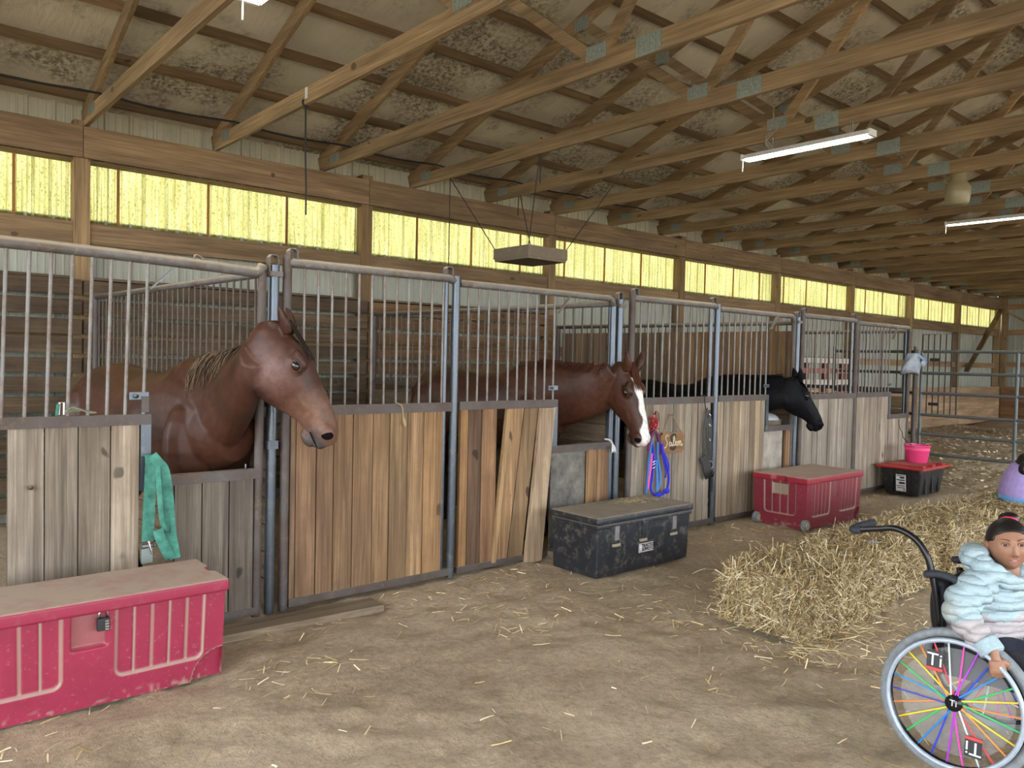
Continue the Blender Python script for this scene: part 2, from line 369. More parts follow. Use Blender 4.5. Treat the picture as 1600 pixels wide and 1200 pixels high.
lo = rib_panel(.90, -.05, 2.86, SIDE, 'lower_siding_panel'); up_ = rib_panel(.90, 3.38, 4.06, SIDEUP, 'upper_siding_panel'); wi = rib_panel(.875, 2.72, 3.46, FIBRE, 'fibreglass_panel', True)
for k in range(35):
    add('siding_panel', lo, wall, (XL+.9*k, YW+.17, 0)); add('upper_siding_panel', up_, wall, (XL+.9*k, YW+.165, 0))
for k in range(len(PX)):
    board('post', PX[k]-.07, PX[k]+.07, YW+.0, YW+.13, -.1, 3.75, POSTW, wall, (.9,.86,.8) if k%2 else None)
    if k < len(PX)-1:
        a, b = PX[k], PX[k+1]
        board('header_beam', a+.003, b-.003, YW-.045, YW-.002, 3.40, 3.69, HDR, wall)
        board('window_head', a+.07, b-.07, YW+.02, YW+.16, 3.375, 3.398, HDR, wall, (.8,.75,.7))
        board('sill_beam', a+.072, b-.072, YW+.02, YW+.06, 2.60, 2.805, HDR, wall)
        board('girt', a+.072, b-.072, YW+.05, YW+.09, 1.66, 1.80, HDR, wall, (1.2,1.15,1.1))
        wn = thing('window_%d' % (k+1), kind='structure')
        x = math.floor((a-2.1)/.875)*.875+2.1
        while x < b:
            x0, x1 = max(x, a-.03), min(x+.875, b+.03)
            if x1-x0 > .06:
                o = add('fibreglass_panel', wi, wn, (x0, YW+.16, 0), None, ((x1-x0)/.875, 1, 1))
            if a+.1 < x < b-.1: board('seam_strip', x-.012, x+.012, YW+.125, YW+.14, 2.80, 3.40, POSTW, wn, (1.2,.85,.35))
            x += .875
board('header_beam', XL, PX[0], YW-.045, YW-.002, 3.40, 3.69, HDR, wall)
# plank lining of the stalls
TB = [(.95,.92,.88),(1.05,1.0,.95),(.85,.82,.78)]
for bay, (a, b) in enumerate([(PX[1], PX[2]), (PX[2], PX[3]), (PX[3], PX[4])]):
    for i in range(12):
        z = .12+i*.181; j = random.uniform(-.006,.006)
        col = (1.45,1.15,.85) if bay == 2 and i in (4,6,7,8,9,10,11) else random.choice(TB)
        e = .25 if (bay == 1 and i > 9) else 0
        board('plank', a+.01, b-.01-e*0, YW-.06+j, YW-.025+j, z+j, z+.142+j, PLK, wall, col)
for a, b in ((PX[0],PX[1]),(PX[1],PX[2]),(PX[2],PX[3]),(PX[3],PX[4])): board('light_block_board', a+.072, b-.072, YW-.02, YW+.15, 2.265, 2.29, PLK, wall)  # added boards that block light from above so the plank gaps stay dark
for i in range(12):
    z = .12+i*.181; board('plank', PX[0]+.01, PX[1]-.01, YW-.06, YW-.025, z, z+.142, PLK, wall)
for k in range(5, len(PX)-1):     # kick boards of the pen
    for i in range(5): board('kick_board', PX[k]+.004, PX[k+1]-.004, YW-.06, YW-.022, .10+i*.205, .10+i*.205+.2, KICK, wall, (1,1,1) if (i+k)%3 else (.88,.86,.84))
beamo('wall_brace', (26.0, YW-.07, 3.38), (23.5, YW-.07, 1.55), .04, .13, POSTW, wall, (.75,.68,.6), up=(0,1,0))
# ---- far end wall
we = thing('wall_end', kind='structure', loc=(XR,0,0))
loe = rib_panel(.90, -.05, 6.2, SIDE, 'end_siding_panel')
for k in range(14): add('siding_panel', loe, we, (XR+.12, YW+.15-.9*k, 0), (0,0,-math.pi/2))
for k, y in enumerate((8.2, 5.2, 2.2, -.8, -3.8)):
    board('post', XR-.10, XR+.04, y-.07, y+.07, -.1, 6.0 if y == 2.2 else 4.2, POSTW, we)
    if k < 4:
        for i in range(5): board('kick_board', XR-.145, XR-.105, y-2.99, y-.01, .10+i*.205, .30+i*.205, KICKY, we, (.7,.62,.55))
        for z in (1.7, 2.65, 3.4): board('girt', XR-.02, XR+.02, y-2.93, y-.07, z, z+.14, KICKY, we, (.9,.9,.9))
beamo('wall_brace', (XR-.13, 8.1, 3.3), (XR-.13, 6.0, 2.0), .04, .13, POSTW, we, up=(1,0,0))
# ---- near side: the open front of the barn (posts and header only)
wf = thing('wall_front', kind='structure', loc=(0,YN,0))
for k in range(len(PX)):
    if k in (0, 4, 7, 10): board('post', PX[k]-.07, PX[k]+.07, YN-.13, YN, -.1, 3.75, POSTW, wf)
board('header_beam', XL, XR, YN, YN+.043, 3.40, 3.69, HDR, wf)
# ---- roof: ceiling sheet, purlins, trusses
PT, RY = .36, 2.2
zr = lambda y: 3.985+PT*(8.3-y) if y >= RY else 3.985+PT*(8.3-2*RY+y)
def roof_mat():
    m, t, b = newmat('mildewed_roof_lining'); p = pos(t)
    c = ramp(t, noise(t, p, .9, 4, .6), .3, .7, (.46,.42,.32), (.66,.61,.49))
    sp = noise(t, p, 22, 5, .75); pa = noise(t, p, .75, 4, .65); mu = nd(t, 'ShaderNodeMath', operation='MULTIPLY')
    lk(t, ramp(t, sp, .40, .60), mu.inputs[0]); lk(t, ramp(t, pa, .44, .56), mu.inputs[1]); c = mixc(t, mu.outputs[0], c, (.14,.115,.075))
    c = mixc(t, ramp(t, noise(t, pos(t, (1.2,.25,.25)), 6, 3, .6), .64, .72, (0,)*3, (.5,)*3), c, (.70,.66,.55))
    lk(t, c, b.inputs['Base Color']); b.inputs['Roughness'].default_value = .6; bump(t, b, noise(t, pos(t, (2,.6,.6)), 4, 4, .6), .5, .04); return m
ROOFM = roof_mat(); PSP = .61
ys = np.linspace(YN-.3, YW+.35, 161); xs = np.linspace(XL-.2, XR+.4, 105); X_, Y_ = np.meshgrid(xs, ys)
Z_ = np.vectorize(zr)(Y_) - .022*np.abs(np.sin(np.pi*(8.3-Y_)/PSP))*(.4+.9*vnoise(X_*1.1, Y_*1.6, 9)) + .01
ceil = add('ceiling', mesh_np('ceiling', np.stack([X_,Y_,Z_],-1).reshape(-1,3), grid_faces(len(xs), len(ys)), ROOFM, True)); ceil['kind'] = 'structure'
for side in (0, 1):
    for k in range(10):
        d = .05+k*PSP; y = 8.3-d if side == 0 else 2*RY-8.3+d; sg = -PT if side == 0 else PT
        for a, b in ((XL, 1.8), (1.802, 6.6), (6.602, 11.5), (11.502, 16.4), (16.402, 21.3), (21.302, XR)):
            beamo('purlin', (a, y, zr(y)-.043), (b, y, zr(y)-.043), .04, .088, TRX, ceil, random.choice(TB), up=(0, -sg if side == 0 else -sg, 1))
eave = None
# one truss with its parts, then copies along the barn
zc = lambda y: zr(y)-.09-.07/math.cos(math.atan(PT))      # centre line of a top chord
J1, T1 = 4.03, 5.4; J2, T2 = 2*RY-J1, 2*RY-T1
parts = []
BOT = MB().box(-.019,.019, YN-.02, YW+.06, 3.70, 3.84).mesh('bottom_chord', TR)
def tmesh(n, a, b, h, x=0): return MB().beam((x,a[0],a[1]), (x,b[0],b[1]), .038, h).mesh(n, TR)
TCs = [('top_chord', tmesh('top_chord', (YW+.08, zc(YW+.08)), (RY, zc(RY)), .14)), ('top_chord', tmesh('top_chord', (YN-.08, zc(YN-.08)), (RY, zc(RY)), .14)),
       ('web', tmesh('web', (J1+.02, 3.80), (T1, zc(T1)-.03), .089)), ('web', tmesh('web', (J1-.03, 3.80), (RY+.03, zc(RY)-.06), .089)),
       ('web', tmesh('web', (J2-.02, 3.80), (T2, zc(T2)-.03), .089)), ('web', tmesh('web', (J2+.03, 3.80), (RY-.03, zc(RY)-.06), .089)),
       ('heel_block', MB().box(-.019,.019, YW-.22, YW+.06, 3.838, 3.93).mesh('heel_block', TR))]
def plate(y, z, a, b):
    mb = MB(); n = 9
    for s in (-1, 1):
        for i in range(n):
            y0 = y-a/2+a*i/n; x = s*.0205; mb.box(min(x, x+s*(.0012 if i%2 else .0028)), max(x, x+s*(.0012 if i%2 else .0028)), y0, y0+a/n, z-b/2, z+b/2)
    return mb.mesh('gusset_plate', ZINC)
PLs = [plate(YW-.30, 3.80, .20, .10), plate(J1, 3.85, .20, .11), plate(3.54, 3.77, .22, .135), plate(J2, 3.85, .20, .11), plate(T1, zc(T1)-.04, .18, .12), plate(RY, zc(RY)-.03, .22, .14)]
for i in range(-3, 21):
    x = 1.785+1.22*i
    if x > XR-.1: continue
    t_ = add('roof_truss', BOT, ceil, (x,0,0))
    for n, me in TCs: add(n, me, t_, (x,0,0), color=random.choice(TB))
    for me in PLs: add('gusset_plate', me, t_, (x,0,0))
# ================================================================ STALLS
FY = 4.60
def pipe_rail(root, pts, r, mat, name='top_rail'): return MB().tube(pts, r, 10).build(name, mat, root, True)
def bracket(root, x, z, wd=.055):
    """flat steel loop on top of a post"""
    p = [(x-wd/2, FY, z-.05), (x-wd/2, FY, z+.035), (x-wd/2+.012, FY, z+.05), (x+wd/2-.012, FY, z+.05), (x+wd/2, FY, z+.035), (x+wd/2, FY, z-.05)]
    return MB().ribbon(p, .045, (0,1,0), .007).build('hanger_bracket', RAIL, root)
def bars(root, a, b, z0, z1, sp=.1):
    n = max(1, round((b-a)/sp)); st = (b-a)/n
    for i in range(n):
        x = a+st*(i+.5); j = random.uniform(-.004,.004)
        rod('bar', (x+j, FY, z0), (x, FY, z1), .0085, BARS, root)
def vplanks(root, edges, z0, z1, cols, y=FY, th=.03, gap=.0035):
    for i in range(len(edges)-1):
        j = random.uniform(-.004,.004); c = cols[i % len(cols)]
        board('plank', edges[i]+gap, edges[i+1]-gap, y-th/2+j, y+th/2+j, z0+random.uniform(-.004,.004), z1, VPLK, root, c)
def sq(root, name, x0, x1, z0, z1, mat=RUST, y=FY, d=.05): 
    return board(name, x0, x1, y-d/2, y+d/2, z0, z1, mat, root)
ZT, ZM = 2.155, 1.275
# ---- stall door at the left, with the bay gelding
d1 = thing('stall_door', 'stall door at the left with four wide grey planks and green webbing', 'stall door', (1.3, FY, 0), 'stall doors with head openings')
dz = -.04
pipe_rail(d1, cat([(.50,FY,2.125),(1.0,FY,2.118),(1.6,FY,2.10),(1.86,FY,2.088),(1.925,FY,2.09),(1.955,FY,2.13)], 4), .032, RAIL)
sq(d1, 'mid_rail', .52, 1.315, 1.195, 1.253)
for x in (.625,.725,.822,.918,1.012,1.104,1.195,1.288): rod('bar', (x-.008,FY,1.25), (x+.012,FY,2.10), .0095, BARS, d1)
vplanks(d1, [.640,.803,.957,1.113,1.258], .06, 1.20, [(1.0,1.12,1.28),(.94,1.05,1.18),(.88,.96,1.06),(1.1,1.2,1.32)])
sq(d1, 'side_rail', .555,.60, .03, 1.20, RUST); sq(d1, 'opening_jamb', 1.262, 1.315, .83, 1.20, STEEL)
sq(d1, 'bottom_rail', .555, 1.93, .015, .06); sq(d1, 'opening_sill', 1.40, 1.93, .845, .905)
vplanks(d1, [1.445,1.60,1.757,1.905], .06, .85, [(.66,.74,.85),(.6,.68,.78),(.46,.52,.6)])
board('jamb_strip', 1.41, 1.437, FY-.015, FY+.015, .06, .85, VPLK, d1, (.5,.4,.35))
rod('frame_post', (1.93,FY,.0), (1.95,FY,2.09), .028, RUST, d1)
rod('pin', (1.86,FY,.90), (1.86,FY,.935), .006, STEEL, d1)
beamo('corner_brace', (1.30,FY-.035,1.94), (1.42,FY-.035,2.06), .006, .035, STEEL, d1, up=(0,1,0))
lt = board('latch_plate', 1.20, 1.30, FY-.03, FY-.02, 1.335, 1.375, STEEL, d1); rod('bolt', (1.232,FY-.045,1.355), (1.232,FY-.02,1.355), .014, STEEL, lt)
board('latch_tab', 1.262, 1.30, FY-.036, FY-.028, 1.265, 1.352, RUST, d1)
MB().tube(cat([(1.545,FY-.01,2.12),(1.55,FY-.005,2.15),(1.58,FY,2.145),(1.60,FY-.01,2.12)],3), .008, 6).build('chain_link', RAIL, d1, True)
# ---- free-standing pipes where two stalls meet
for i, (x, lab) in enumerate([(2.015,'shiny blue-grey steel pipe beside the bay horse cheek'), (5.165,'blue-grey steel pipe right behind the blaze horse head'), (8.135,'blue-grey steel pipe behind the black horse ears')]):
    pp = thing('stall_pipe', lab, 'pipe', (x, FY, 0), 'pipes where two stalls meet')
    rod('pipe', (x,FY,0), (x+.012,FY,2.14), .031, STEEL, pp); bracket(pp, x, 2.15)
    board('clamp', x-.03, x+.05, FY-.04, FY+.04, 2.02+.05, 2.10, RAIL, pp)
    board('band', x-.033, x+.033, FY-.036, FY+.036, 1.02 if i == 0 else 1.42, 1.07 if i == 0 else 1.47, PAINTWHITE if i else STEEL, pp)
# ---- fixed panels
def panel(x0, x1, label, edges, cols, post_mat, ext=0, pr=.03):
    r = thing('stall_barrier', label, 'stall panel', ((x0+x1)/2, FY, 0), 'fixed stall front panels')
    rod('frame_post', (x0-.05,FY,.0), (x0-.045,FY,2.21), pr, post_mat, r); bracket(r, x0-.045+.03, 2.20)
    pipe_rail(r, [(x0-.04,FY,ZT+.01), (x1-.03,FY,ZT+.015), (x1+.03,FY,ZT)], .030, RAIL)
    sq(r, 'mid_rail', x0, x1+.03, 1.215, 1.278); sq(r, 'bottom_rail', x0-.02, x1+.03, .02, .068, RUST)
    bars(r, x0+.02, x1-.02, 1.275, ZT, .101); vplanks(r, edges, .06, 1.218, cols)
    rod('inner_upright', (x1-.045,FY+.02,.02), (x1-.035,FY+.02,ZT), .022, STEEL, r); bracket(r, x1-.03, ZT+.045)
    rod('hinge_post', (x1+.03,FY-.005,.0), (x1+.04,FY-.005,2.19), pr, post_mat if ext else STEEL, r); return r
BRN = [(.84,.68,.51),(.78,.63,.48),(.92,.76,.57),(.84,.72,.54),(.98,.82,.62),(1.0,.78,.53)]
p2_ = panel(2.155, 3.36, 'stall panel of broad brown planks between the bay and the blaze horse', [2.135,2.175,2.315,2.435,2.575,2.725,2.855,3.0,3.135,3.30], [(.72,.6,.52),(.8,.62,.5),(.78,.62,.5)]+BRN, RUST)
MB().tube(cat([(2.90,FY-.03,1.285),(2.93,FY-.045,1.26),(2.945,FY-.04,1.19),(2.96,FY-.042,1.12)],4), [.004]*9+[.009,.013,.012,.006], 6).build('frayed_twine', plain('twine', (.42,.33,.20), .9), p2_)
GRY = [(1.12,1.26,1.42),(1.2,1.36,1.54),(1.02,1.1,1.2),(1.28,1.46,1.68),(1.05,1.13,1.22)]
def even(a, b, n, j=.008): return [a]+[a+(b-a)*i/n+random.uniform(-j,j) for i in range(1,n)]+[b]
panel(5.385, 6.575, 'stall panel of narrow grey boards carrying the name sign', even(5.35, 6.53, 12), GRY, RUST)
panel(8.30, 9.49, 'stall panel of pale vertical boards right of the black horse', even(8.27, 9.48, 10), [(1.32,1.55,1.85),(1.4,1.62,1.92),(1.22,1.4,1.66)], RUST, 1)
# ---- doors with a lowered head opening
def door(x0, x1, xo, zo, label, xe):
    r = thing('stall_door', label, 'stall door', ((x0+x1)/2, FY, 0), 'stall doors with head openings')
    pipe_rail(r, [(x0,FY,ZT-.012), (x1-.05,FY,ZT-.012), (x1-.01,FY,ZT-.03), (x1,FY,ZT-.08)], .028, RAIL)
    sq(r, 'mid_rail', x0, xo, 1.222, 1.282); bars(r, x0+.03, xo+.01, 1.28, ZT-.01, .096)
    sq(r, 'opening_jamb', xo-.05, xo, zo-.04, 1.222, STEEL); sq(r, 'opening_sill', xo-.06, x1+.02, zo-.06, zo)
    sq(r, 'bottom_rail', x0, x1, .02, .065, RUST); rod('frame_post', (x1,FY,.0), (x1+.008,FY,ZT-.06), .026, STEEL if x1 < 8 else RUST, r)
    beamo('corner_brace', (xo-.02,FY-.03,1.98), (xo+.10,FY-.03,2.12), .006, .03, BARS, r, up=(0,1,0))
    l_ = board('latch_plate', xo-.11, xo-.01, FY-.03, FY-.02, 1.36, 1.395, STEEL, r); rod('bolt', (xo-.08,FY-.042,1.378),(xo-.08,FY-.02,1.378), .012, STEEL, l_)
    return r
d2 = door(3.44, 5.085, 4.43, .905, 'stall door with three loose slanted planks below the blaze horse', 0)
vplanks(d2, [3.455,3.53,3.655,3.80], .05, 1.222, [(1.0,.74,.46),(.52,.41,.35),(.76,.56,.41)])
def slant(x0t, x1t, x0b, x1b, z0, z1, y, col):
    mb = MB(); n = 0
    mb.v += [(x0b,y-.016,z0),(x1b,y-.016,z0),(x1b,y+.016,z0),(x0b,y+.016,z0),(x0t,y-.016,z1),(x1t,y-.016,z1),(x1t,y+.016,z1),(x0t,y+.016,z1)]
    mb.f += [(0,3,2,1),(4,5,6,7),(0,1,5,4),(1,2,6,5),(2,3,7,6),(3,0,4,7)]
    return mb.build('plank', VPLK, d2, color=col)
slant(3.888,3.93,3.765,3.80,.05,1.22,FY-.02,(1.5,1.3,.95)); slant(3.915,4.070,3.79,3.922,.05,1.22,FY,(1.25,1.02,.74)); slant(4.076,4.218,3.93,4.078,.05,1.22,FY-.004,(.95,.82,.62)); slant(4.226,4.378,4.092,4.265,.0,1.22,FY-.035,(1.6,1.58,1.5))
SHEET = plain('scuffed_sheet', (.16,.15,.13), .8, 0, 9, .55, bumpst=.2)
board('kick_sheet', 4.40, 4.80, FY+.01, FY+.025, .05, .85, SHEET, d2); vplanks(d2, [4.80,4.865,4.91,4.955,5.06], .05, .85, [(1.3,1.05,.75),(.85,.65,.48),(1.15,.9,.62),(.72,.56,.44)], FY-.01)
d3 = door(6.65, 8.06, 7.565, .945, 'stall door of narrow boards under the black horse', 0)
vplanks(d3, even(6.66, 7.51, 9), .05, 1.222, [(1.25,1.32,1.38),(1.36,1.46,1.55),(1.12,1.14,1.14),(1.4,1.42,1.34)])
board('kick_sheet', 7.52, 7.90, FY, FY+.015, .05, .89, plain('tan_sheet', (.36,.32,.27), .8, 0, 7, .35), d3); vplanks(d3, [7.945,8.035], .05, .89, [(1.1,.85,.6)])
d4 = door(9.56, 11.06, 10.51, .985, 'last stall door by the pipe gate with an empty opening', 0)
vplanks(d4, even(9.58, 10.47, 8), .05, 1.222, [(1.36,1.54,1.78),(1.45,1.62,1.84),(1.26,1.4,1.6)]); vplanks(d4, even(10.47, 11.02, 5), .05, .93, [(1.36,1.54,1.78),(1.45,1.62,1.84)])
# ---- a panel beyond the left edge keeps the row going
panel(-.75, .45, 'stall panel of brown planks at the far left end of the row', even(-.77, .40, 9), BRN, RUST)
# ---- partitions between the stalls
def partition(x0, x1, label, sheet=False, top=2.10, lower=True, rails=()):
    y0, y1 = FY+.05, YW-.08; r = thing('stall_partition', label, 'partition', ((x0+x1)/2, (y0+y1)/2, 0), 'grilles between the stalls')
    X = lambda y: x0+(x1-x0)*(y-y0)/(y1-y0)
    MB().tube([(X(y0),y0,top),(X(y1),y1,top)], .025, 8).build('top_rail', RAIL, r, True)
    beamo('mid_rail', (X(y0),y0,1.30), (X(y1),y1,1.30), .045, .05, RUST, r)
    n = 33
    for i in range(1, n):
        y = y0+(y1-y0)*i/n; rod('bar', (X(y),y,1.3), (X(y),y,top), .008, BARP, r)
    for i in range(7): beamo('plank', (X(y0),y0,.12+i*.168), (X(y1),y1,.12+i*.168), .035, .16, PART, r)
    rod('end_post', (X(y1),y1,0), (X(y1),y1,top+.02), .03, RUST, r); rod('end_post', (X(y0)+.0,y0,0), (X(y0),y0,top), .025, STEEL, r)
    if sheet:
        for a, b in ((y0+.05,(y0+y1)/2-.01), ((y0+y1)/2+.01,y1-.06)): beamo('plywood_sheet', (X(a)+.03,a,1.63), (X(b)+.03,b,1.63), .012, .72, PLY, r, (1.25,1.15,1.0) if a < 5 else None)
    return r
partition(2.03, 1.86, 'barred partition behind the bay horse neck'); partition(5.12, 4.88, 'dark barred partition behind the blaze horse back')
partition(8.20, 7.93, 'partition faced with brown plywood above the black horse', True, 2.08); partition(11.08, 10.97, 'open barred partition at the end of the stall row')
# ---- plank threshold on the ground before the first stalls
b_ = board('threshold_board', 1.45, 2.62, FY-.34, FY-.16, -.01, .035, FLRB, None); b_.rotation_euler = (0,0,-.05); tag(b_, 'long dusty board lying on the dirt below the bay horse stall', 'board')
b_ = board('floor_block', 4.35, 4.62, FY-.10, FY+.0, -.01, .06, FLRB, None); tag(b_, 'short wood block on the ground behind the black trunk', 'board')
# ---- pipe gate across the aisle and its continuation
g = thing('pipe_gate', 'dark six-rail pipe gate across the aisle behind the pink bucket', 'gate', (11.25, 2.6, 0))
for z in (1.83,1.537,1.265,.97,.705,.44): rod('rail', (11.25,4.50,z), (11.25,.6,z), .021, DARKPIPE, g)
for y in (4.50, 3.35, 2.0, .6): rod('upright', (11.25,y,.42), (11.25,y,1.84), .021, DARKPIPE, g)
g = thing('corral_panel', 'dark pipe panel seen through the bars of the last stall', 'gate', (11.32, 5.2, 0))
for z in (1.83,1.54,1.26,.97,.70,.43): rod('rail', (11.32,4.62,z), (11.32,5.78,z), .021, DARKPIPE, g)
for y in (4.62, 5.78): rod('upright', (11.32,y,.0), (11.32,y,1.9), .024, DARKPIPE, g)
gp = rod('gate_post', (11.20,4.56,-.02), (11.20,4.56,1.86), .032, RUST, None); tag(gp, 'dark round gate post at the corner of the last stall', 'post')
wg = thing('window_guard', 'thin black barred guard swung open beside the last stall', 'guard', (11.22, 4.3, .97))
MB().tube([(11.255,4.50,.97),(11.255,4.50,2.06),(11.255,4.06,2.07),(11.255,4.05,.97),(11.255,4.50,.97)], .011, 6).build('frame', BLKBAR, wg)
for i in range(1, 6): rod('bar', (11.255,4.50-.075*i,.97), (11.255,4.50-.075*i,2.06), .0085, BLKBAR, wg)
for z in (1.12, 1.72): board('latch_plate', 11.245, 11.265, 4.27, 4.40, z-.02, z+.02, BLKBAR, wg)
# ---- reddish slatted rack in the pen
rk = thing('slat_rack', 'red and pale slatted rack seen through the stall bars', 'rack', (13.4, 7.0, .05))
for x in (12.7, 13.35, 14.0): board('upright', x-.04, x+.04, 6.96, 7.04, .05, 1.75, TINT, rk, (.16,.045,.03))
for i, z in enumerate((.6,.85,1.1,1.32,1.52,1.7)): board('slat', 12.5, 14.2, 6.92, 6.955, z-.045, z+.045, TINT, rk, (.55,.5,.45) if i % 2 else (.30,.09,.06))
# ================================================================ HORSES
COAT = vcol('horse_coat', .42, 26, .3, .15, .004, spec=.3); COATB = vcol('black_coat', .5, 26, .25, .1, .004, spec=.09)
HAIR = vcol('horse_hair', .75, 60, .3, 0, spec=.15)
EYEM = plain('horse_eye', (.012,.008,.006), .08, 0, coat=.6); NOSTRIL = plain('nostril', (.006,.005,.005), .95, spec=.05); LIPM = plain('muzzle_skin', (.10,.085,.085), .55, 0, 30, .3)
HEADP = [(-.07,.00,-.09,.05),(-.03,.028,-.145,.075),(.02,.042,-.20,.088),(.07,.052,-.245,.094),(.12,.060,-.268,.099),(.17,.064,-.272,.103),(.22,.062,-.258,.099),(.27,.056,-.232,.088),(.32,.049,-.200,.076),(.37,.043,-.172,.067),(.42,.037,-.152,.061),(.47,.029,-.140,.058),(.52,.018,-.136,.060),(.56,.003,-.132,.059),(.59,-.018,-.124,.051),(.61,-.042,-.108,.034)]
def strands(root, name, pts, mat, width=.012, cols=None):
    """pts: list of polylines -> tapered ribbons with thickness"""
    V, F, C = [], [], []
    for k, pl in enumerate(pts):
        n = len(pl); b = len(V); c = np.array(cols[k % len(cols)])*random.uniform(.7,1.25)
        t0 = (Vector(pl[-1])-Vector(pl[0])).normalized(); sd = orth(t0)[0]*random.choice((-1,1)); sd = (sd+orth(t0)[1]*random.uniform(-.6,.6)).normalized(); nn = t0.cross(sd)
        for i, p in enumerate(pl):
            w_ = width*(1-.75*i/(n-1))*.5; p = Vector(p)
            for q in (sd*w_, nn*w_*.45, -sd*w_, -nn*w_*.45): V.append(tuple(p+q)); C.append(c)
        for i in range(n-1):
            for j in range(4): F.append((b+i*4+j, b+i*4+(j+1)%4, b+i*4+4+(j+1)%4, b+i*4+4+j))
    bs = BASE.get(root, Vector((0,0,0))); me = mesh_np(name, np.array(V)-np.array(bs), F, mat, True, np.array(C)); return add(name, me, root)
def horse(label, withers, rump_dir, sc, poll, head_h, head_pitch, hs, coat, mane_c, kind, gap_pts):
    """withers: (x,y,z); rump_dir: plan direction towards the tail; head_h: plan direction the face points to; head_pitch: degrees below level"""
    W = Vector(withers); rd = Vector((*rump_dir, 0)).normalized(); fd = -rd; side = Vector((-fd.y, fd.x, 0)); Z = Vector((0,0,1))
    root = thing('horse', label, 'horse', (W.x, W.y, 0), 'horses looking out of the stalls')
    mb = MB(); z0 = W.z-1.56*sc
    B = lambda x, z, y=0: Vector((W.x, W.y, z0)) + fd*x*sc + side*y*sc + Z*z*sc
    body = [(-1.19,1.20,.07,.10,.12),(-1.14,1.21,.17,.19,.22),(-1.02,1.22,.25,.28,.32),(-.86,1.21,.285,.315,.34),(-.66,1.18,.285,.315,.33),(-.42,1.16,.29,.305,.36),(-.18,1.15,.285,.335,.385),(.02,1.16,.255,.395,.36),(.18,1.15,.24,.36,.31),(.32,1.12,.225,.28,.25),(.43,1.09,.18,.19,.19),(.50,1.07,.11,.11,.12)]
    loft(mb, [(B(x,z), Z, w_*sc, hu*sc, hd*sc) for x,z,w_,hu,hd in body], 24)
    # shoulders, buttocks and legs
    for s in (-1, 1):
        mb.ell(B(.24,1.06,s*.14), (.17*sc,.12*sc,.26*sc)); mb.ell(B(-.92,1.08,s*.14), (.24*sc,.15*sc,.32*sc))
        fl_ = [(.24,1.0,.13,.11),(.22,.80,.14,.085),(.21,.62,.14,.062),(.215,.48,.14,.055),(.20,.40,.14,.042),(.20,.24,.14,.036),(.20,.16,.14,.045),(.225,.09,.14,.042),(.235,.045,.14,.058),(.24,.0,.14,.066)]
        mb.tube([B(x,z,s*y) for x,z,y,r in fl_], [r*sc for *_, r in fl_], 12)
        hl_ = [(-.92,1.0,.14,.17),(-.86,.82,.15,.13),(-.93,.66,.15,.085),(-1.0,.56,.15,.066),(-1.01,.48,.15,.052),(-.97,.36,.15,.042),(-.96,.22,.15,.040),(-.95,.15,.15,.048),(-.93,.08,.15,.044),(-.92,.045,.15,.060),(-.91,.0,.15,.066)]
        mb.tube([B(x,z,s*y) for x,z,y,r in hl_], [r*sc for *_, r in hl_], 12)
    # head frame
    hh = Vector((*head_h, 0)).normalized(); pr = math.radians(head_pitch); ax = hh*math.cos(pr)-Z*math.sin(pr); dor = hh*math.sin(pr)+Z*math.cos(pr); lat = dor.cross(ax)
    P = Vector(poll); H = lambda x, y, z: P + (ax*x + lat*y + dor*(z-.03))*hs
    # neck
    e0 = B(.14,1.24); nk = .205 if kind == 'bay' else .185; e3 = H(.03,0,-.135); nb = [B(.02,1.20), e0]
    path = bez(e0, e0+fd*.26*sc+Z*.10*sc + (Vector(gap_pts)-e0)*.0, Vector(gap_pts), e3, 9)
    secs = [(B(-.06,1.19), Z, .17*sc, .33*sc, .30*sc)]
    for i, c in enumerate(path):
        t = i/9; hgt = (.355*(1-t)**1.15+nk*(1-(1-t)**1.15)); wd = (.20*(1-t)+.092*t); up = (Z*(1-t)+(dor*.5+Z*.5)*t)
        tan = (path[min(i+1,9)]-path[max(i-1,0)]).normalized(); 
        if abs(tan.dot(up.normalized())) > .95: up = up+fd*.1
        secs.append((c, up, wd*sc, hgt*sc, hgt*sc*1.02))
    loft(mb, secs, 22)
    loft(mb, [(H(x,0,(d+v)/2), dor, w_*hs, (d-v)/2*hs, (d-v)/2*hs) for x,d,v,w_ in HEADP], 22)
    Mh = Matrix((ax, lat, dor)).transposed()
    for s in (-1, 1):
        mb.ell(H(.135,s*.055,-.155), (.125*hs,.044*hs,.112*hs), M=Mh)            # cheek
        mb.ell(H(.185,s*.086,-.012), (.050*hs,.022*hs,.036*hs), M=Mh)            # orbit
        mb.ell(H(.175,s*.080,.022), (.055*hs,.022*hs,.020*hs), M=Mh)             # brow
        mb.ell(H(.545,s*.046,-.045), (.050*hs,.026*hs,.040*hs), M=Mh)            # nostril wing
        mb.ell(H(.30,s*.060,-.075), (.12*hs,.018*hs,.012*hs), M=Mh)              # facial crest
        ez = .40 if kind == 'bay' else 1.0; er = [(H(.03,s*.052,.020), .036), (H(-.010,s*.066,.02+.032*ez), .045), (H(-.046,s*.078,.02+.056*ez), .038), (H(-.078,s*.086,.02+.072*ez), .024), (H(-.106,s*.088,.02+.080*ez), .008)]
        mb.tube([p for p, r in er], [r*hs for p, r in er], 10, flat=.55)
    mb.ell(H(.525,0,-.150), (.052*hs,.040*hs,.026*hs), M=Mh); mb.ell(H(.565,0,-.105), (.046*hs,.050*hs,.035*hs), M=Mh)
    # tail dock
    me = fuse(mb, .0095, 5, .5)
    V = coords(me); Vw = Vector((0,0,0)); hp = (V-np.array(P)); hx = hp@np.array(ax)/hs; hy = hp@np.array(lat)/hs; hz = hp@np.array(dor)/hs+.03
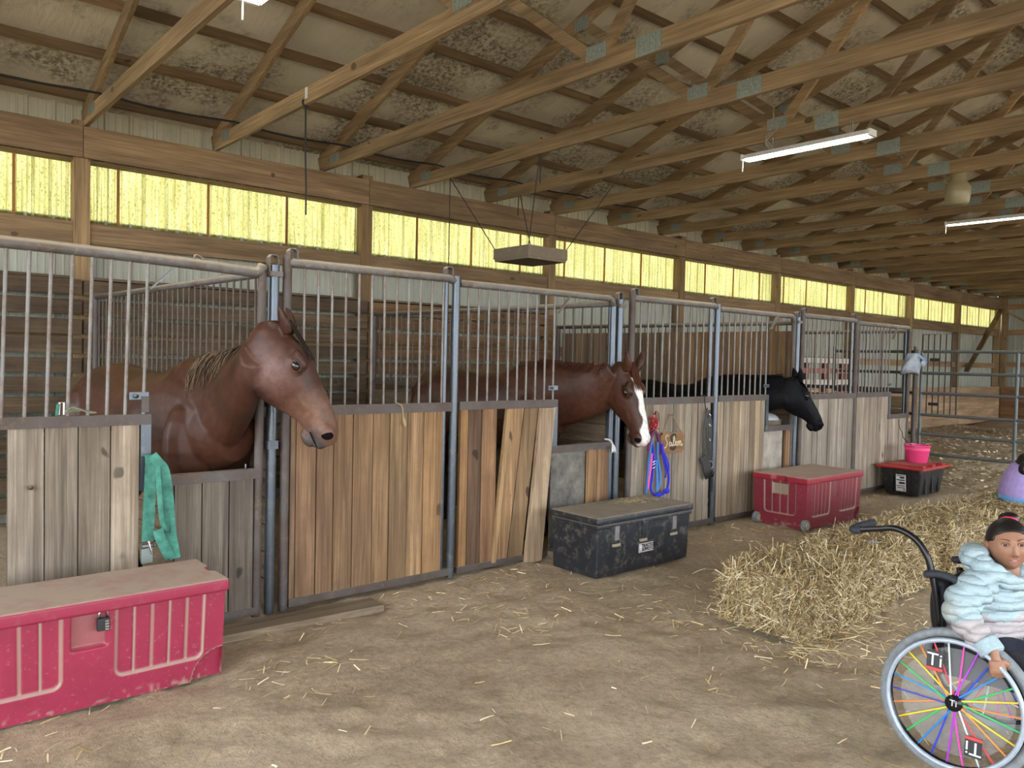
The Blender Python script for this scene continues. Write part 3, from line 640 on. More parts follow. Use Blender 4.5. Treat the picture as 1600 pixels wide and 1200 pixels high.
    ishead = (hx > -.12) & (hx < .75) & (np.abs(hy) < .2) & (hz > -.36) & (hz < .25)
    bx = (V-np.array(B(0,0)))@np.array(fd)/sc; bz = (V[:,2]-z0)/sc
    c = np.array(coat[0])[None,:]*np.ones((len(V),1)); dk = np.array(coat[1]); lt_ = np.array(coat[2])
    mixv = lambda a, b, f: a*(1-f[:,None])+b*f[:,None]
    nz = vnoise(V[:,0]*3+V[:,2]*1.7, V[:,1]*3+V[:,2]*2.1, 11)
    c = mixv(c, lt_, np.clip((nz-.45)*1.6, 0, .7)); c = mixv(c, dk, np.clip((vnoise(V[:,0]*7+V[:,2]*4, V[:,1]*7-V[:,2]*5, 12)-.5)*1.5, 0, .5))
    c = mixv(c, dk, np.clip((.75-bz)/.25, 0, 1)*(~ishead))                        # legs darker
    if kind == 'bay':
        c = np.where(ishead[:,None], mixv(c, dk, np.clip((hz-.02)*9, 0, .75)*np.clip((.30-hx)*6, 0, 1)), c)
        c = np.where(ishead[:,None], mixv(c, np.array((.24,.13,.088)), np.clip((hx-.30)*4, 0, .5)), c)
        c = np.where(ishead[:,None], mixv(c, np.array((.22,.125,.11)), np.exp(-((hx-.16)/.10)**2-((hz+.13)/.09)**2)*.7), c)
        mz = np.clip((hx-.46)*12, 0, 1)*np.clip((-.045-hz)*18, 0, 1); c = np.where(ishead[:,None], mixv(c, np.array((.07,.062,.062)), mz*.92), c)
        st = np.exp(-((hx-.135)/.030)**2-(hy/.022)**2)*(hz > .02); c = mixv(c, np.array((.75,.70,.64)), np.clip(st*1.5, 0, 1)*ishead)
    elif kind == 'blaze':
        wdt = .052-.020*np.clip((hx-.1)*3, 0, 1)+.034*np.clip((hx-.40)*5, 0, 1)+.006*np.sin(hx*40); top = hz > (-.02-.07*np.clip((hx-.45)*6, 0, 1))
        bl = np.clip((wdt-np.abs(hy-.004))/.006, 0, 1)*top*np.clip((hx-.085)*60, 0, 1)
        c = mixv(c, np.array((.12,.075,.06)), np.clip((hx-.52)*12, 0, 1)*ishead*.85)
        c = mixv(c, np.array((.82,.80,.77)), bl*ishead)
        c = mixv(c, np.array((.55,.36,.30)), np.clip((hx-.575)*30, 0, 1)*bl*ishead*.7)
    set_col(me, c); setco(me, V-np.array(BASE[root])); me.materials.append(COATB if kind == 'black' else COAT)
    add('body', me, root)
    for s in (-1, 1):
        e = MB().ell(H(.192,s*.098,-.012), (.026*hs,.016*hs,.020*hs), M=Mh).build('eye', EYEM, root, True)
        ld = [H(.192+.032*math.cos(a), s*(.106-.006*abs(math.cos(a))), -.010+.022*math.sin(a)) for a in [math.radians(q) for q in range(-10, 191, 20)]]
        MB().tube(ld, .0055*hs, 6).build('eyelid', plain('eyelid_'+kind, tuple(x*.55 for x in coat[0]), .5) if s == -1 else bpy.data.materials['eyelid_'+kind], e, True)
        MB().ell(H(.560,s*.061,-.045), (.022*hs,.012*hs,.030*hs), M=Mh @ Matrix.Rotation(.5, 3, 'Y')).build('nostril', NOSTRIL, root, True)
    MB().tube([H(.600,-.015,-.116), H(.585,-.036,-.119), H(.55,-.051,-.117), H(.505,-.056,-.111)], .0032*hs, 6).build('mouth_line', NOSTRIL, root, True)
    # mane: strands that leave the crest and hug the near side of the neck, forelock
    pl = []; ns = len(secs)
    for k in range(230 if kind == 'bay' else 170):
        f = 3+random.random()*(ns-4.01); i = int(f); f -= i; A_, B_ = secs[i], secs[i+1]
        c_ = Vector(A_[0]).lerp(Vector(B_[0]), f); tg = (Vector(B_[0])-Vector(A_[0])).normalized(); u_ = Vector(A_[1]).lerp(Vector(B_[1]), f); u_ = (u_-tg*u_.dot(tg)).normalized()
        sd_ = tg.cross(u_); sd_ = sd_ if sd_.dot(fw) < 0 else -sd_; w_ = A_[2]*(1-f)+B_[2]*f; h_ = A_[3]*(1-f)+B_[3]*f
        pm = random.uniform(.5,1.15)*(1.35 if kind == 'bay' else .62); st = random.uniform(-.12,.1); line = []
        for q in range(6):
            ph = st+(pm-st)*q/5; line.append(c_+u_*(h_+.012)*math.cos(ph)+sd_*(w_+.016)*math.sin(ph)-tg*.05*q/5*random.uniform(.2,1.6))
        pl.append(line)
    strands(root, 'mane', pl, HAIR, .013, mane_c)
    pl = []
    for k in range(110):
        y = random.uniform(-.03,.03); L = random.uniform(.09,.19)
        er_z = lambda q: -.105+.170*math.sqrt(max(0,1-(q/.105)**2))
        pl.append([H(-.03,y,.050), H(.02,y*1.2,er_z(y*1.2)-.006), H(.02+L*.5,y*1.4,er_z(y*1.4)), H(.02+L,y*1.6,er_z(y*1.6)+.001)])
    strands(root, 'forelock', pl, HAIR, .012, [mane_c[-1]])
    pl = []
    for k in range(60):
        a = B(-1.19,1.30); o = side*random.uniform(-.05,.05); pl.append([a+o*.3, a-fd*.06+o+Z*.0, a-fd*.09+o*1.3-Z*.35, a-fd*.08+o*1.5-Z*random.uniform(.6,.8)])
    strands(root, 'tail', pl, HAIR, .02, [mane_c[-1]])
    return root
h1 = horse('bay horse at the left with a small white star, head over the stall door', (1.72,5.17,1.555), (-.24,1), 1.02, (1.955,4.24,1.755), (.80,-.60), 61, 1.16,
      [(.066,.025,.0145),(.018,.009,.007),(.100,.039,.022)], [(.22,.155,.10),(.15,.10,.065),(.03,.02,.015)], 'bay', (1.80,4.56,1.36))
h2 = horse('chestnut horse with a broad white blaze in the second stall', (4.74,5.42,1.56), (-.26,1), 1.0, (5.02,4.32,1.56), (.02,-1), 69, 1.08,
      [(.064,.0245,.014),(.025,.011,.008),(.088,.034,.019)], [(.07,.024,.013),(.09,.032,.017),(.085,.03,.016)], 'blaze', (4.84,4.64,1.27))
h3 = horse('black horse with its head over the third stall door', (7.64,5.45,1.43), (-.08,1), .93, (7.84,4.42,1.455), (.80,-.60), 54, .98,
      [(.006,.006,.0075),(.004,.004,.005),(.010,.011,.014)], [(.005,.005,.006)], 'black', (7.66,4.75,1.25))
# ================================================================ TRUNKS, TOTE, BUCKET
def relief_face(W, H, nx, nz, fn):
    """height field over a face: returns grid of (u, v, depth, dust)"""
    u = np.linspace(0, W, nx); v = np.linspace(0, H, nz); U, Vv = np.meshgrid(u, v); d, c = fn(U, Vv, W, H); return U, Vv, d, c
def u_panel(U, V, x0, x1, z0, z1, r, ribs, dep=.010):
    """recessed panel open at the top with rounded lower corners, ribs in it"""
    cx = np.clip(U, x0+r, x1-r); cz = np.maximum(V, z0+r); dd = np.hypot(U-cx, V-cz); sd = np.where((V < z0+r) | True, r-dd, 0); sd = np.where(V > z1, z1-V, sd)
    ins = np.clip(sd/.006, 0, 1); edge = np.exp(-((sd-.001)/.006)**2)
    dep_ = dep*ins; dust = edge*.8
    for rx in ribs:
        g = np.exp(-((U-rx)/.0055)**2)*ins; dep_ = dep_ + .007*g; dust = np.maximum(dust, g*.85)
    return dep_, dust
def trunk(name, label, x0, y0, L, D, H, paint, mirror, wheels, lock, dustamt):
    """roto-moulded trunk; front faces -y"""
    r = thing(name, label, 'storage trunk', (x0+L/2, y0+D/2, 0), 'red storage trunks')
    hb = H-.055
    def front(U, V, W, Hh):
        X = W-U if mirror else U
        d1_, c1 = u_panel(U, V, .10*W, .42*W, .26*Hh, Hh+1, .035, [.10*W+.32*W*k/5 for k in (1,2,3,4)])
        d2_, c2 = u_panel(U, V, .60*W, .92*W, .26*Hh, Hh+1, .035, [.60*W+.32*W*k/5 for k in (1,2,3,4)])
        hx0, hx1 = (.455*W,.565*W); hd = ((U > hx0) & (U < hx1) & (V > .62*Hh))*1.0
        d = d1_+d2_+hd*.035; c = np.maximum(np.maximum(c1, c2), hd*.3)
        q = np.hypot((W-U if not mirror else U), V); d = d + np.where(q < .13*W*.9, .03, 0); c = np.maximum(c, np.exp(-((q-.117*W)/.008)**2)*.9)
        c = np.maximum(c, np.clip((.16*Hh-V)/(.16*Hh), 0, 1)*1.3*np.clip(vnoise(U*60, V*60, 4)-.45,0,1)); return d, c
    def end(U, V, W, Hh):
        d, c = u_panel(U, V, .20*W, .80*W, .28*Hh, Hh+1, .035, [.35*W,.5*W,.65*W])
        hd = ((U > .36*W) & (U < .64*W) & (V > .70*Hh) & (V < .94*Hh))*1.0; d = d+hd*.026; c = np.maximum(c, hd*.95)
        c = np.maximum(c, np.clip((.22*Hh-V)/(.22*Hh), 0, 1)*1.8*np.clip(vnoise(U*50, V*50, 8)-.4,0,1)); return d, c
    V, F, C = [], [], []
    def put(P, c, nx, nz, flip):
        b = len(V); V.extend(P.reshape(-1,3).tolist()); C.extend(c.reshape(-1).tolist()); g = grid_faces(nx, nz)+b; F.extend((g[:, ::-1] if flip else g).tolist())
    sh = lambda Vv, a: a*(1-Vv/hb)           # the body tapers towards the ground
    U, Vv, d, c = relief_face(L, hb, 150, 60, front); t = sh(Vv, .012)
    put(np.stack([x0+t+U*(1-2*t/L), y0+t+d, Vv], -1), c, 150, 60, False)
    for xx, sg in ((x0, 1), (x0+L, -1)):
        U, Vv, d, c = relief_face(D, hb, 70, 60, end); t = sh(Vv, .012)
        put(np.stack([xx+sg*(t+d), y0+t+U*(1-2*t/D), Vv], -1), c, 70, 60, sg > 0)
    U, Vv = np.meshgrid(np.linspace(0, L, 6), np.linspace(0, hb, 4)); t = sh(Vv, .012); put(np.stack([x0+t+U*(1-2*t/L), y0+D-t+0*U, Vv], -1), U*0+.3, 6, 4, True)
    V = np.array(V)-np.array(BASE[r]); o = add('body', mesh_np('body', V, F, paint, True, np.array(C)[:,None]*np.ones((1,3))), r)
    MB().box(x0+.045, x0+L-.045, y0+.05, y0+D-.03, 0.0, hb).build('shadow_filler', plain('trunk_shadow', (.03,.006,.01), .8) if 'trunk_shadow' not in bpy.data.materials else bpy.data.materials['trunk_shadow'], r)  # dark inner box, the shade inside the trunk put into its colour
    # lid: plate outline with a hand notch in each short side
    a, b_ = .018, D; nt = .028; m1, m2 = .36*D, .64*D
    poly = [(-a,-a),(L+a,-a),(L+a,m1),(L+a-nt,m1+.03),(L+a-nt,m2-.03),(L+a,m2),(L+a,D+.01),(-a,D+.01),(-a,m2),(-a+nt,m2-.03),(-a+nt,m1+.03),(-a,m1)]
    poly = [(x0+x, y0+y) for x, y in poly]
    lid = MB().prism(poly, hb-.008, H).build('lid', paint_lid(paint), r); soft(lid, .014, 3)
    if wheels:
        for yy in (y0+.03, y0+D-.02):
            w_ = MB().disc((x0-.012 if wheels == 'end' else x0+.0, yy-.03, .055), (0,1,0), .055, .045, 20).build('wheel', RUBBER, r); soft(w_, .006)
            MB().disc((x0-.012, yy-.055, .055), (0,1,0), .034, .012, 16).build('wheel_hub', plain('dusty_hub', (.42,.37,.27), .8) if 'dusty_hub' not in bpy.data.materials else bpy.data.materials['dusty_hub'], w_)
    if lock:
        k = thing('padlock', 'small black combination padlock on the pink trunk', 'padlock', (lock[0], y0, lock[1]))
        soft(MB().box(lock[0]-.026, lock[0]+.026, y0-.012, y0+.014, lock[1]-.045, lock[1]+.012).build('lock_body', BLACKPL, k), .004)
        MB().tube([(lock[0]-.017,y0,lock[1]+.01),(lock[0]-.017,y0,lock[1]+.035),(lock[0]-.01,y0,lock[1]+.046),(lock[0]+.01,y0,lock[1]+.046),(lock[0]+.017,y0,lock[1]+.035),(lock[0]+.017,y0,lock[1]+.01)], .0055, 8).build('shackle', CHROME, k, True)
        for i in range(4): board('dial', lock[0]+.004, lock[0]+.020, y0-.016, y0-.011, lock[1]-.041+i*.012, lock[1]-.033+i*.012, CHROME, k)
    return r
_lids = {}
def paint_lid(p):
    return _lids[p]
def trunk_paint(name, col, lidcol, dust):
    m, t, b = newmat(name); a = nd(t, 'ShaderNodeVertexColor', layer_name='col'); sx = nd(t, 'ShaderNodeSeparateColor'); lk(t, a.outputs[0], sx.inputs[0])
    n = noise(t, pos(t), 5, 6, .7); n2 = noise(t, pos(t), 45, 4, .7)
    c = ramp(t, n, .3, .7, tuple(x*.8 for x in col), tuple(min(1,x*1.12) for x in col)); c = mixc(t, ramp(t, n2, .60, .74, (0,)*3, (.35,)*3), c, (.5,.36,.34))
    c = mixc(t, ramp(t, sx.outputs[0], .12, .75), c, dust); lk(t, c, b.inputs['Base Color']); b.inputs['Roughness'].default_value = .42; bump(t, b, n2, .08, .004)
    _lids[m] = dusty(name+'_lid', lidcol, (.40,.325,.25), .4, 0, .93, 11, up0=.55, up1=.85, base_d=.12); return m
PINKP = trunk_paint('faded_pink_red_plastic', (.29,.019,.055), (.29,.019,.055), (.37,.29,.215)); MAROONP = trunk_paint('dusty_maroon_plastic', (.24,.025,.042), (.30,.016,.032), (.34,.26,.19))
trunk('storage_chest', 'pink-red storage trunk with a padlock in the front left corner', .22, 3.835, 1.235, .45, .487, PINKP, False, None, (.905,.385), .5)
trunk('storage_chest', 'maroon wheeled trunk beneath the black horse', 7.10, 3.855, 1.12, .58, .51, MAROONP, False, 'end', None, .5)
# ---- black tool trunk
bt = thing('storage_chest', 'dusty black trunk with straw on its lid below the blaze horse', 'storage trunk', (4.76, 4.13, 0))
bx0, bx1, by0, by1, bh = 4.205, 5.31, 3.895, 4.375, .455
BLKTR = dusty('dusty_black_plastic', (.020,.023,.030), (.30,.255,.19), .42, 0, .92, 16, up0=.5, up1=.85, base_d=.42)
mb = MB(); t_ = .014
mb.v += [(bx0+t_,by0+t_,0),(bx1-t_,by0+t_,0),(bx1-t_,by1,0),(bx0+t_,by1,0),(bx0,by0,bh-.075),(bx1,by0,bh-.075),(bx1,by1,bh-.075),(bx0,by1,bh-.075)]
mb.f += [(0,3,2,1),(4,5,6,7),(0,1,5,4),(1,2,6,5),(2,3,7,6),(3,0,4,7)]
soft(mb.build('body', BLKTR, bt), .012, 3)
soft(MB().box(bx0-.010, bx1+.010, by0-.010, by1+.005, bh-.088, bh-.058).build('rim', BLKTR, bt), .008); soft(MB().box(bx0-.02, bx1+.022, by0-.022, by1+.01, bh-.055, bh).build('lid', BLKTR, bt), .018, 3)
for i, f in enumerate((.18, .46, .80)):
    x = bx0+(bx1-bx0)*f; w_ = .055
    hp_ = MB(); hp_.v += [(x-w_*.75,by0-.008,.235),(x+w_*.75,by0-.008,.235),(x+w_,by0-.008,.37),(x-w_,by0-.008,.37),(x-w_*.75,by0+.02,.235),(x+w_*.75,by0+.02,.235),(x+w_,by0+.02,.37),(x-w_,by0+.02,.37)]
    hp_.f += [(0,1,2,3),(7,6,5,4),(0,4,5,1),(1,5,6,2),(2,6,7,3),(3,7,4,0)]
    hq = soft(hp_.build('latch_recess', BLKTR, bt), .010, 2); board('latch', x-.022, x+.022, by0-.016, by0-.006, .27, .375, BARS if i != 1 else BLKTR, hq); board('dust_ledge', x-w_*.72, x+w_*.72, by0-.014, by0, .222, .242, plain('settled_dust', (.36,.30,.215), .95) if 'settled_dust' not in bpy.data.materials else bpy.data.materials['settled_dust'], hq)
def text(s, size, mat, parent, M, extrude=.0006, shear=0, bold=0, name='lettering'):
    cu = bpy.data.curves.new('t', 'FONT'); cu.body = s; cu.size = size; cu.extrude = extrude; cu.align_x = 'CENTER'; cu.align_y = 'CENTER'; cu.shear = shear; cu.offset = bold; cu.resolution_u = 3
    o = bpy.data.objects.new('t', cu); COL.objects.link(o); me = realize(o); bpy.data.objects.remove(o); me.name = name
    me.transform(Matrix.Translation(-BASE.get(parent, Vector((0,0,0)))) @ M); me.materials.clear(); me.materials.append(mat); return add(name, me, parent)
FACE_Y = lambda x, y, z: Matrix.Translation((x,y,z)) @ Matrix.Rotation(math.pi/2, 4, 'X')
SIGNW = plain('label_silver', (.50,.50,.48), .5, .2, 40, .2); INK = plain('black_ink', (.012,.012,.014), .6); PALE = plain('pale_print', (.70,.72,.74), .6)
lbx = bx0+.545
lb = board('badge', lbx-.085, lbx+.085, by0-.008, by0+.01, .135, .205, SIGNW, bt)
board('badge_frame', lbx-.093, lbx+.093, by0-.003, by0+.01, .127, .213, BLKTR, bt)
text('TRACTOR', .036, INK, bt, FACE_Y(lbx+.025, by0-.010, .184), bold=.0006); text('SUPPLY Co', .033, INK, bt, FACE_Y(lbx+.025, by0-.010, .156), bold=.0006)
MB().prism([(-.018,.022),(.018,.022),(.018,0),(0,-.026),(-.018,0)], 0, .001).xf(FACE_Y(lbx-.062, by0-.0085, .17)).build('shield', PALE, bt)
# ---- black tote with red lid and the pink bucket on it
to = thing('storage_tote', 'black plastic tote with a red lid under the pink bucket', 'storage tote', (10.5, 4.25, 0))
TOTEB = dusty('tote_black', (.014,.015,.017), (.25,.21,.16), .35, 0, .5, 18, base_d=.25); TOTER = dusty('tote_red', (.42,.012,.018), (.33,.22,.16), .4, 0, .45, 12, base_d=.3)
def frus(x0, x1, y0, y1, z0, z1, k): 
    mb = MB(); mb.v += [(x0+k,y0+k,z0),(x1-k,y0+k,z0),(x1-k,y1-k,z0),(x0+k,y1-k,z0),(x0,y0,z1),(x1,y0,z1),(x1,y1,z1),(x0,y1,z1)]
    mb.f += [(0,3,2,1),(4,5,6,7),(0,1,5,4),(1,2,6,5),(2,3,7,6),(3,0,4,7)]; return mb
soft(frus(10.10,10.86,4.00,4.50,0,.345,.045).build('tub', TOTEB, to), .03, 3)
for x in (10.28, 10.48, 10.68): board('rib', x-.012, x+.012, 4.012, 4.03, .03, .32, TOTEB, to)
for y in (4.15, 4.35): board('rib', 10.105, 10.13, y-.012, y+.012, .03, .32, TOTEB, to)
tl = soft(MB().box(10.04,10.92,3.95,4.54,.338,.372).build('lid', TOTER, to), .012, 2)
soft(MB().box(10.14,10.82,4.03,4.46,.368,.388).build('lid_plateau', TOTER, tl), .008); 
for x in (10.12, 10.40, 10.70): board('lid_lug', x-.05, x+.05, 3.97, 4.02, .365, .398, TOTER, tl)
st_ = thing('tote_sticker', 'white paper label stuck on the black tote', 'label', (10.085, 4.24, .1))
stk = board('paper', 10.079, 10.083, 4.17, 4.29, .06, .27, PAINTWHITE, st_); stk.rotation_euler = (0,-.11,0)
for i, (z, h, a, b) in enumerate([(.255,.012,4.18,4.28),(.232,.02,4.185,4.24),(.20,.012,4.18,4.28),(.165,.025,4.18,4.25),(.13,.008,4.18,4.28),(.105,.008,4.18,4.27),(.082,.014,4.18,4.20)]):
    q = board('printed_line', 10.0735-(z-.165)*.11-.002*0, 10.0775-(z-.165)*.11, a, b, z-h/2, z+h/2, INK if i%2 else plain('label_green', (.10,.22,.20), .6) if 'label_green' not in bpy.data.materials else INK, st_)
# bucket
bk = thing('bucket', 'hot pink plastic bucket standing on the red tote lid', 'bucket', (10.58, 4.25, .388))
prof = [(.118,.388),(.122,.39),(.145,.545),(.150,.548),(.150,.553),(.146,.556),(.152,.60),(.162,.602),(.162,.612),(.150,.612),(.134,.552),(.112,.400)]
mb = MB(); mb.rings([[(10.58+r_*math.cos(a), 4.25+r_*math.sin(a), z) for a in [2*math.pi*j/32 for j in range(32)]] for r_, z in prof]); mb.build('pail', plain('hot_pink', (.90,.075,.25), .4), bk, True)
MB().tube([(10.58+.158*math.cos(a), 4.25+.158*math.sin(a), .600+.02*math.sin(a*1)) for a in [math.radians(q) for q in range(20, 201, 12)]], .004, 6).build('bail', CHROME, bk, True)
# ================================================================ HAY BALES AND LOOSE STRAW
BALEC = plain('bale_core', (.15,.105,.05), .95, 0, 40, .5, bumpst=.6)
SCOL = np.array([(.58,.43,.20),(.72,.58,.32),(.40,.28,.12),(.84,.74,.50),(.30,.20,.085),(.62,.49,.26),(.20,.13,.06)])
def ribbons(P, D, N, L, Wd, C, base=(0,0,0), bend=.0):
    """straw: one bent flat strip of two quads each; P centre, D direction, N surface normal"""
    P, D, N = (np.asarray(a, float) for a in (P, D, N)); D /= np.linalg.norm(D, axis=1)[:,None]; S = np.cross(D, N); S /= np.linalg.norm(S, axis=1)[:,None]+1e-9
    n = len(P); L = L[:,None]; Wd = Wd[:,None]; bd = (RNG.uniform(-1,1,(n,1))*bend)*L
    rows = [P-D*L/2, P+N*bd, P+D*L/2]; V = np.stack([rows[0]-S*Wd/2, rows[0]+S*Wd/2, rows[1]-S*Wd/2, rows[1]+S*Wd/2, rows[2]-S*Wd/2, rows[2]+S*Wd/2], 1).reshape(-1,3)-np.array(base)
    i = np.arange(n)[:,None]*6; F = np.concatenate([i+np.array([[0,1,3,2]]), i+np.array([[2,3,5,4]])], 1).reshape(-1,4)
    return V, F, np.repeat(C, 6, 0)
def bale(label, x0, y0, L, D, H, n, rz=0.0, messy=1.0, fade=1.0):
    r = thing('hay_bale', label, 'hay bale', (x0+L/2, y0+D/2, 0), 'bales in the seating row')
    r.rotation_euler = (0,0,rz); c0 = np.array((x0+L/2, y0+D/2, 0.0))
    mb = MB(); nx, ny, nz = 22, 11, 8
    bm = bmesh.new(); bmesh.ops.create_cube(bm, size=1); bmesh.ops.subdivide_edges(bm, edges=bm.edges, cuts=9, use_grid_fill=True)
    for v in bm.verts:
        p = v.co; q = Vector((p.x*L, p.y*D, (p.z+.5)*H)); rr = Vector(p)*2; k = max(abs(rr.x)**6+abs(rr.y)**6+abs(rr.z)**6, 1e-6)**(1/6); s_ = 1 if k < .99 else 1-.05*(abs(rr.x*rr.y)**4+abs(rr.y*rr.z)**4*(p.z > 0)+abs(rr.x*rr.z)**4*(p.z > 0))
        nn = float(vnoise(np.array(q.x*9+x0*7), np.array(q.y*9+q.z*7), 21))-.5; v.co = Vector((q.x*s_, q.y*s_, q.z))*(1+.035*nn)
    me = bpy.data.meshes.new('core'); bm.to_mesh(me); bm.free(); me.materials.append(BALEC); me.polygons.foreach_set('use_smooth', [True]*len(me.polygons)); add('core', me, r)
    areas = np.array([L*D, L*H, L*H*.3, D*H, D*H*.6]); f = RNG.choice(5, n, p=areas/areas.sum()); a, b = RNG.uniform(-.5,.5,n), RNG.uniform(-.5,.5,n)
    P = np.zeros((n,3)); N = np.zeros((n,3)); T = np.zeros((n,3))
    m_ = f == 0; P[m_] = np.stack([a[m_]*L, b[m_]*D, np.full(m_.sum(), H)], 1); N[m_] = (0,0,1)
    for k, yy, sg in ((1,-.5,-1),(2,.5,1)): m_ = f == k; P[m_] = np.stack([a[m_]*L, np.full(m_.sum(), yy*D), (b[m_]+.5)*H], 1); N[m_] = (0,sg,0)
    for k, xx, sg in ((3,-.5,-1),(4,.5,1)): m_ = f == k; P[m_] = np.stack([np.full(m_.sum(), xx*L), a[m_]*D, (b[m_]+.5)*H], 1); N[m_] = (sg,0,0)
    rnd = RNG.normal(0,1,(n,3)); Dv = rnd - N*(rnd*N).sum(1)[:,None]*.85; Dv[:,2] -= .35*messy*(f != 0)*(RNG.random(n) < .7); Dv += np.array([0,.25,0])
    edge = RNG.random(n) < .10*messy; Dv[edge] += N[edge]*RNG.uniform(.4,1.2,(edge.sum(),1))
    Ls = RNG.uniform(.03,.16,n)*np.where(RNG.random(n) < .12, 1.7, 1); Ws = RNG.uniform(.0022,.0052,n)
    P = P*np.array([1.0,1.0,1.0]) + N*RNG.uniform(-.004,.016,(n,1)); P[:,2] = np.maximum(P[:,2], .01)
    rr_ = np.abs(P/np.array([L/2,D/2,H])); ex_ = np.clip(rr_[:,0]-.86,0,1)+np.clip(rr_[:,1]-.80,0,1); P[:,2] -= (f == 0)*ex_*.10; P[:,:2] *= (1-np.clip((P[:,2]/H-.80),0,1)*.16*(f != 0))[:,None]
    Nn = N+RNG.normal(0,.45,(n,3)); C = SCOL[RNG.integers(0,len(SCOL),n)]*RNG.uniform(.55,1.2,(n,1))*np.array([1,1,fade])
    V, F, C = ribbons(P, Dv, Nn, Ls, Ws, C, bend=.10); V[:,2] = np.maximum(V[:,2], .004)
    o = add('straw', mesh_np('straw', V, F, STRAW, False, C), r); o['kind'] = 'stuff'
    for yy in (-.16,.16): MB().tube([(-L/2-.004,yy,.02),(-L/2-.004,yy,H*.98),(L/2+.004,yy,H*.98),(L/2+.004,yy,.02)], .0028, 5).build('twine', plain('grey_twine', (.32,.33,.30), .8) if 'grey_twine' not in bpy.data.materials else bpy.data.materials['grey_twine'], r) if False else add('twine', MB().tube([(-L/2-.012,yy,.02),(-L/2-.012,yy,H*.98),(-L/2+.03,yy,H+.010),(L/2-.03,yy,H+.010),(L/2+.012,yy,H*.98),(L/2+.012,yy,.02)], .0028, 5).mesh('twine', bpy.data.materials.get('grey_twine') or plain('grey_twine', (.32,.33,.30), .8)), r)
    return r
bale('nearest hay bale with loose bright straw spilling from its end', 4.20, 2.28, 1.07, .55, .345, 17000, .02, 1.6)
bale('second hay bale from the front of the row', 5.34, 2.33, .82, .53, .372, 8500, -.01, 1.0)
bale('third hay bale of the row, behind the child in the chair', 6.23, 2.26, 1.0, .54, .405, 8000, .015, .8)
bale('fourth hay bale of the row, next to the person in lilac', 7.32, 2.25, .96, .54, .375, 6000, -.01, .8); bale('far hay bale under the person in the lilac jacket', 8.33, 2.24, 1.0, .54, .375, 5000, .01, .8)
# ---- straw strewn on the ground
def strewn(name, n, xr, yr, label, lmin=.025, lmax=.11, wmax=.0065, dens=None, cols=SCOL[[0,1,3,3,5,2]], bright=1.25):
    x, y = RNG.uniform(*xr, n), RNG.uniform(*yr, n)
    if dens is not None: k = RNG.random(n) < dens(x, y); x, y = x[k], y[k]; n = len(x)
    P = np.stack([x, y, floor_h(x, y)+.006], 1); D = np.stack([RNG.normal(0,1,n), RNG.normal(0,1,n), RNG.normal(0,.08,n)], 1); N = np.array([0,0,1.0])+RNG.normal(0,.35,(n,3))
    C = cols[RNG.integers(0,len(cols),n)]*RNG.uniform(.7,1.25,(n,1))*bright
    V, F, C = ribbons(P, D, N, RNG.uniform(lmin,lmax,n)*np.where(RNG.random(n) < .06, 1.8, 1), RNG.uniform(.4*wmax,wmax,n), C, bend=.04)
    o = add(name, mesh_np(name, V, F, STRAW, False, C)); tag(o, label, 'straw', kind='stuff'); return o
def dens_f(x, y):
    d = .25+.75*(vnoise(x*1.7, y*1.7, 31) > .55); d = np.where((x < 2.4) & (y < 3.6), d*.6, d)
    near = np.exp(-(np.hypot(np.maximum(np.abs(x-4.75)-.6,0), np.maximum(np.abs(y-2.5)-.3,0))/.35)**2); wl = np.exp(-((y-4.45)/.18)**2); return np.clip(d*.45+near*1.2+wl*.5, 0, 1)
strewn('loose_straw', 15000, (.4,11.0), (.2,4.5), 'loose straw strewn over the barn dirt', dens=dens_f)
strewn('straw_spill', 1800, (3.95,5.6), (1.75,2.35), 'straw spilled on the dirt before the nearest bale', .03,.14,.005, dens=lambda x, y: np.exp(-((y-2.3)/.22)**2)*np.exp(-((x-4.5)/.5)**2))
SHAV = np.array([(.62,.52,.36),(.45,.36,.24),(.30,.22,.14),(.72,.63,.46)])
strewn('bedding_chips', 16000, (11.4,22), (-1.0,8.1), 'wood shavings bedding the pen beyond the gate', .02,.07,.05, cols=SHAV)
strewn('stall_bedding', 2500, (-.5,11), (4.75,8.1), 'straw bedding on the stall floors', .03,.10,.006)
# wisps on the black trunk lid
n = 130; x = RNG.normal(4.98,.13,n).clip(4.6,5.3); y = RNG.normal(4.2,.05,n).clip(4.0,4.36)
V, F, C = ribbons(np.stack([x,y,np.full(n,.459)+RNG.uniform(0,.012,n)],1), np.stack([RNG.normal(.6,1,n),RNG.normal(0,.7,n),RNG.normal(0,.05,n)],1), np.array([0,0,1.0])+RNG.normal(0,.3,(n,3)), RNG.uniform(.03,.13,n), RNG.uniform(.002,.0045,n), SCOL[RNG.integers(0,4,n)], bend=.05)
tag(add('lid_straw', mesh_np('lid_straw', V, F, STRAW, False, C)), 'wisp of straw lying on the black trunk lid', 'straw', kind='stuff')
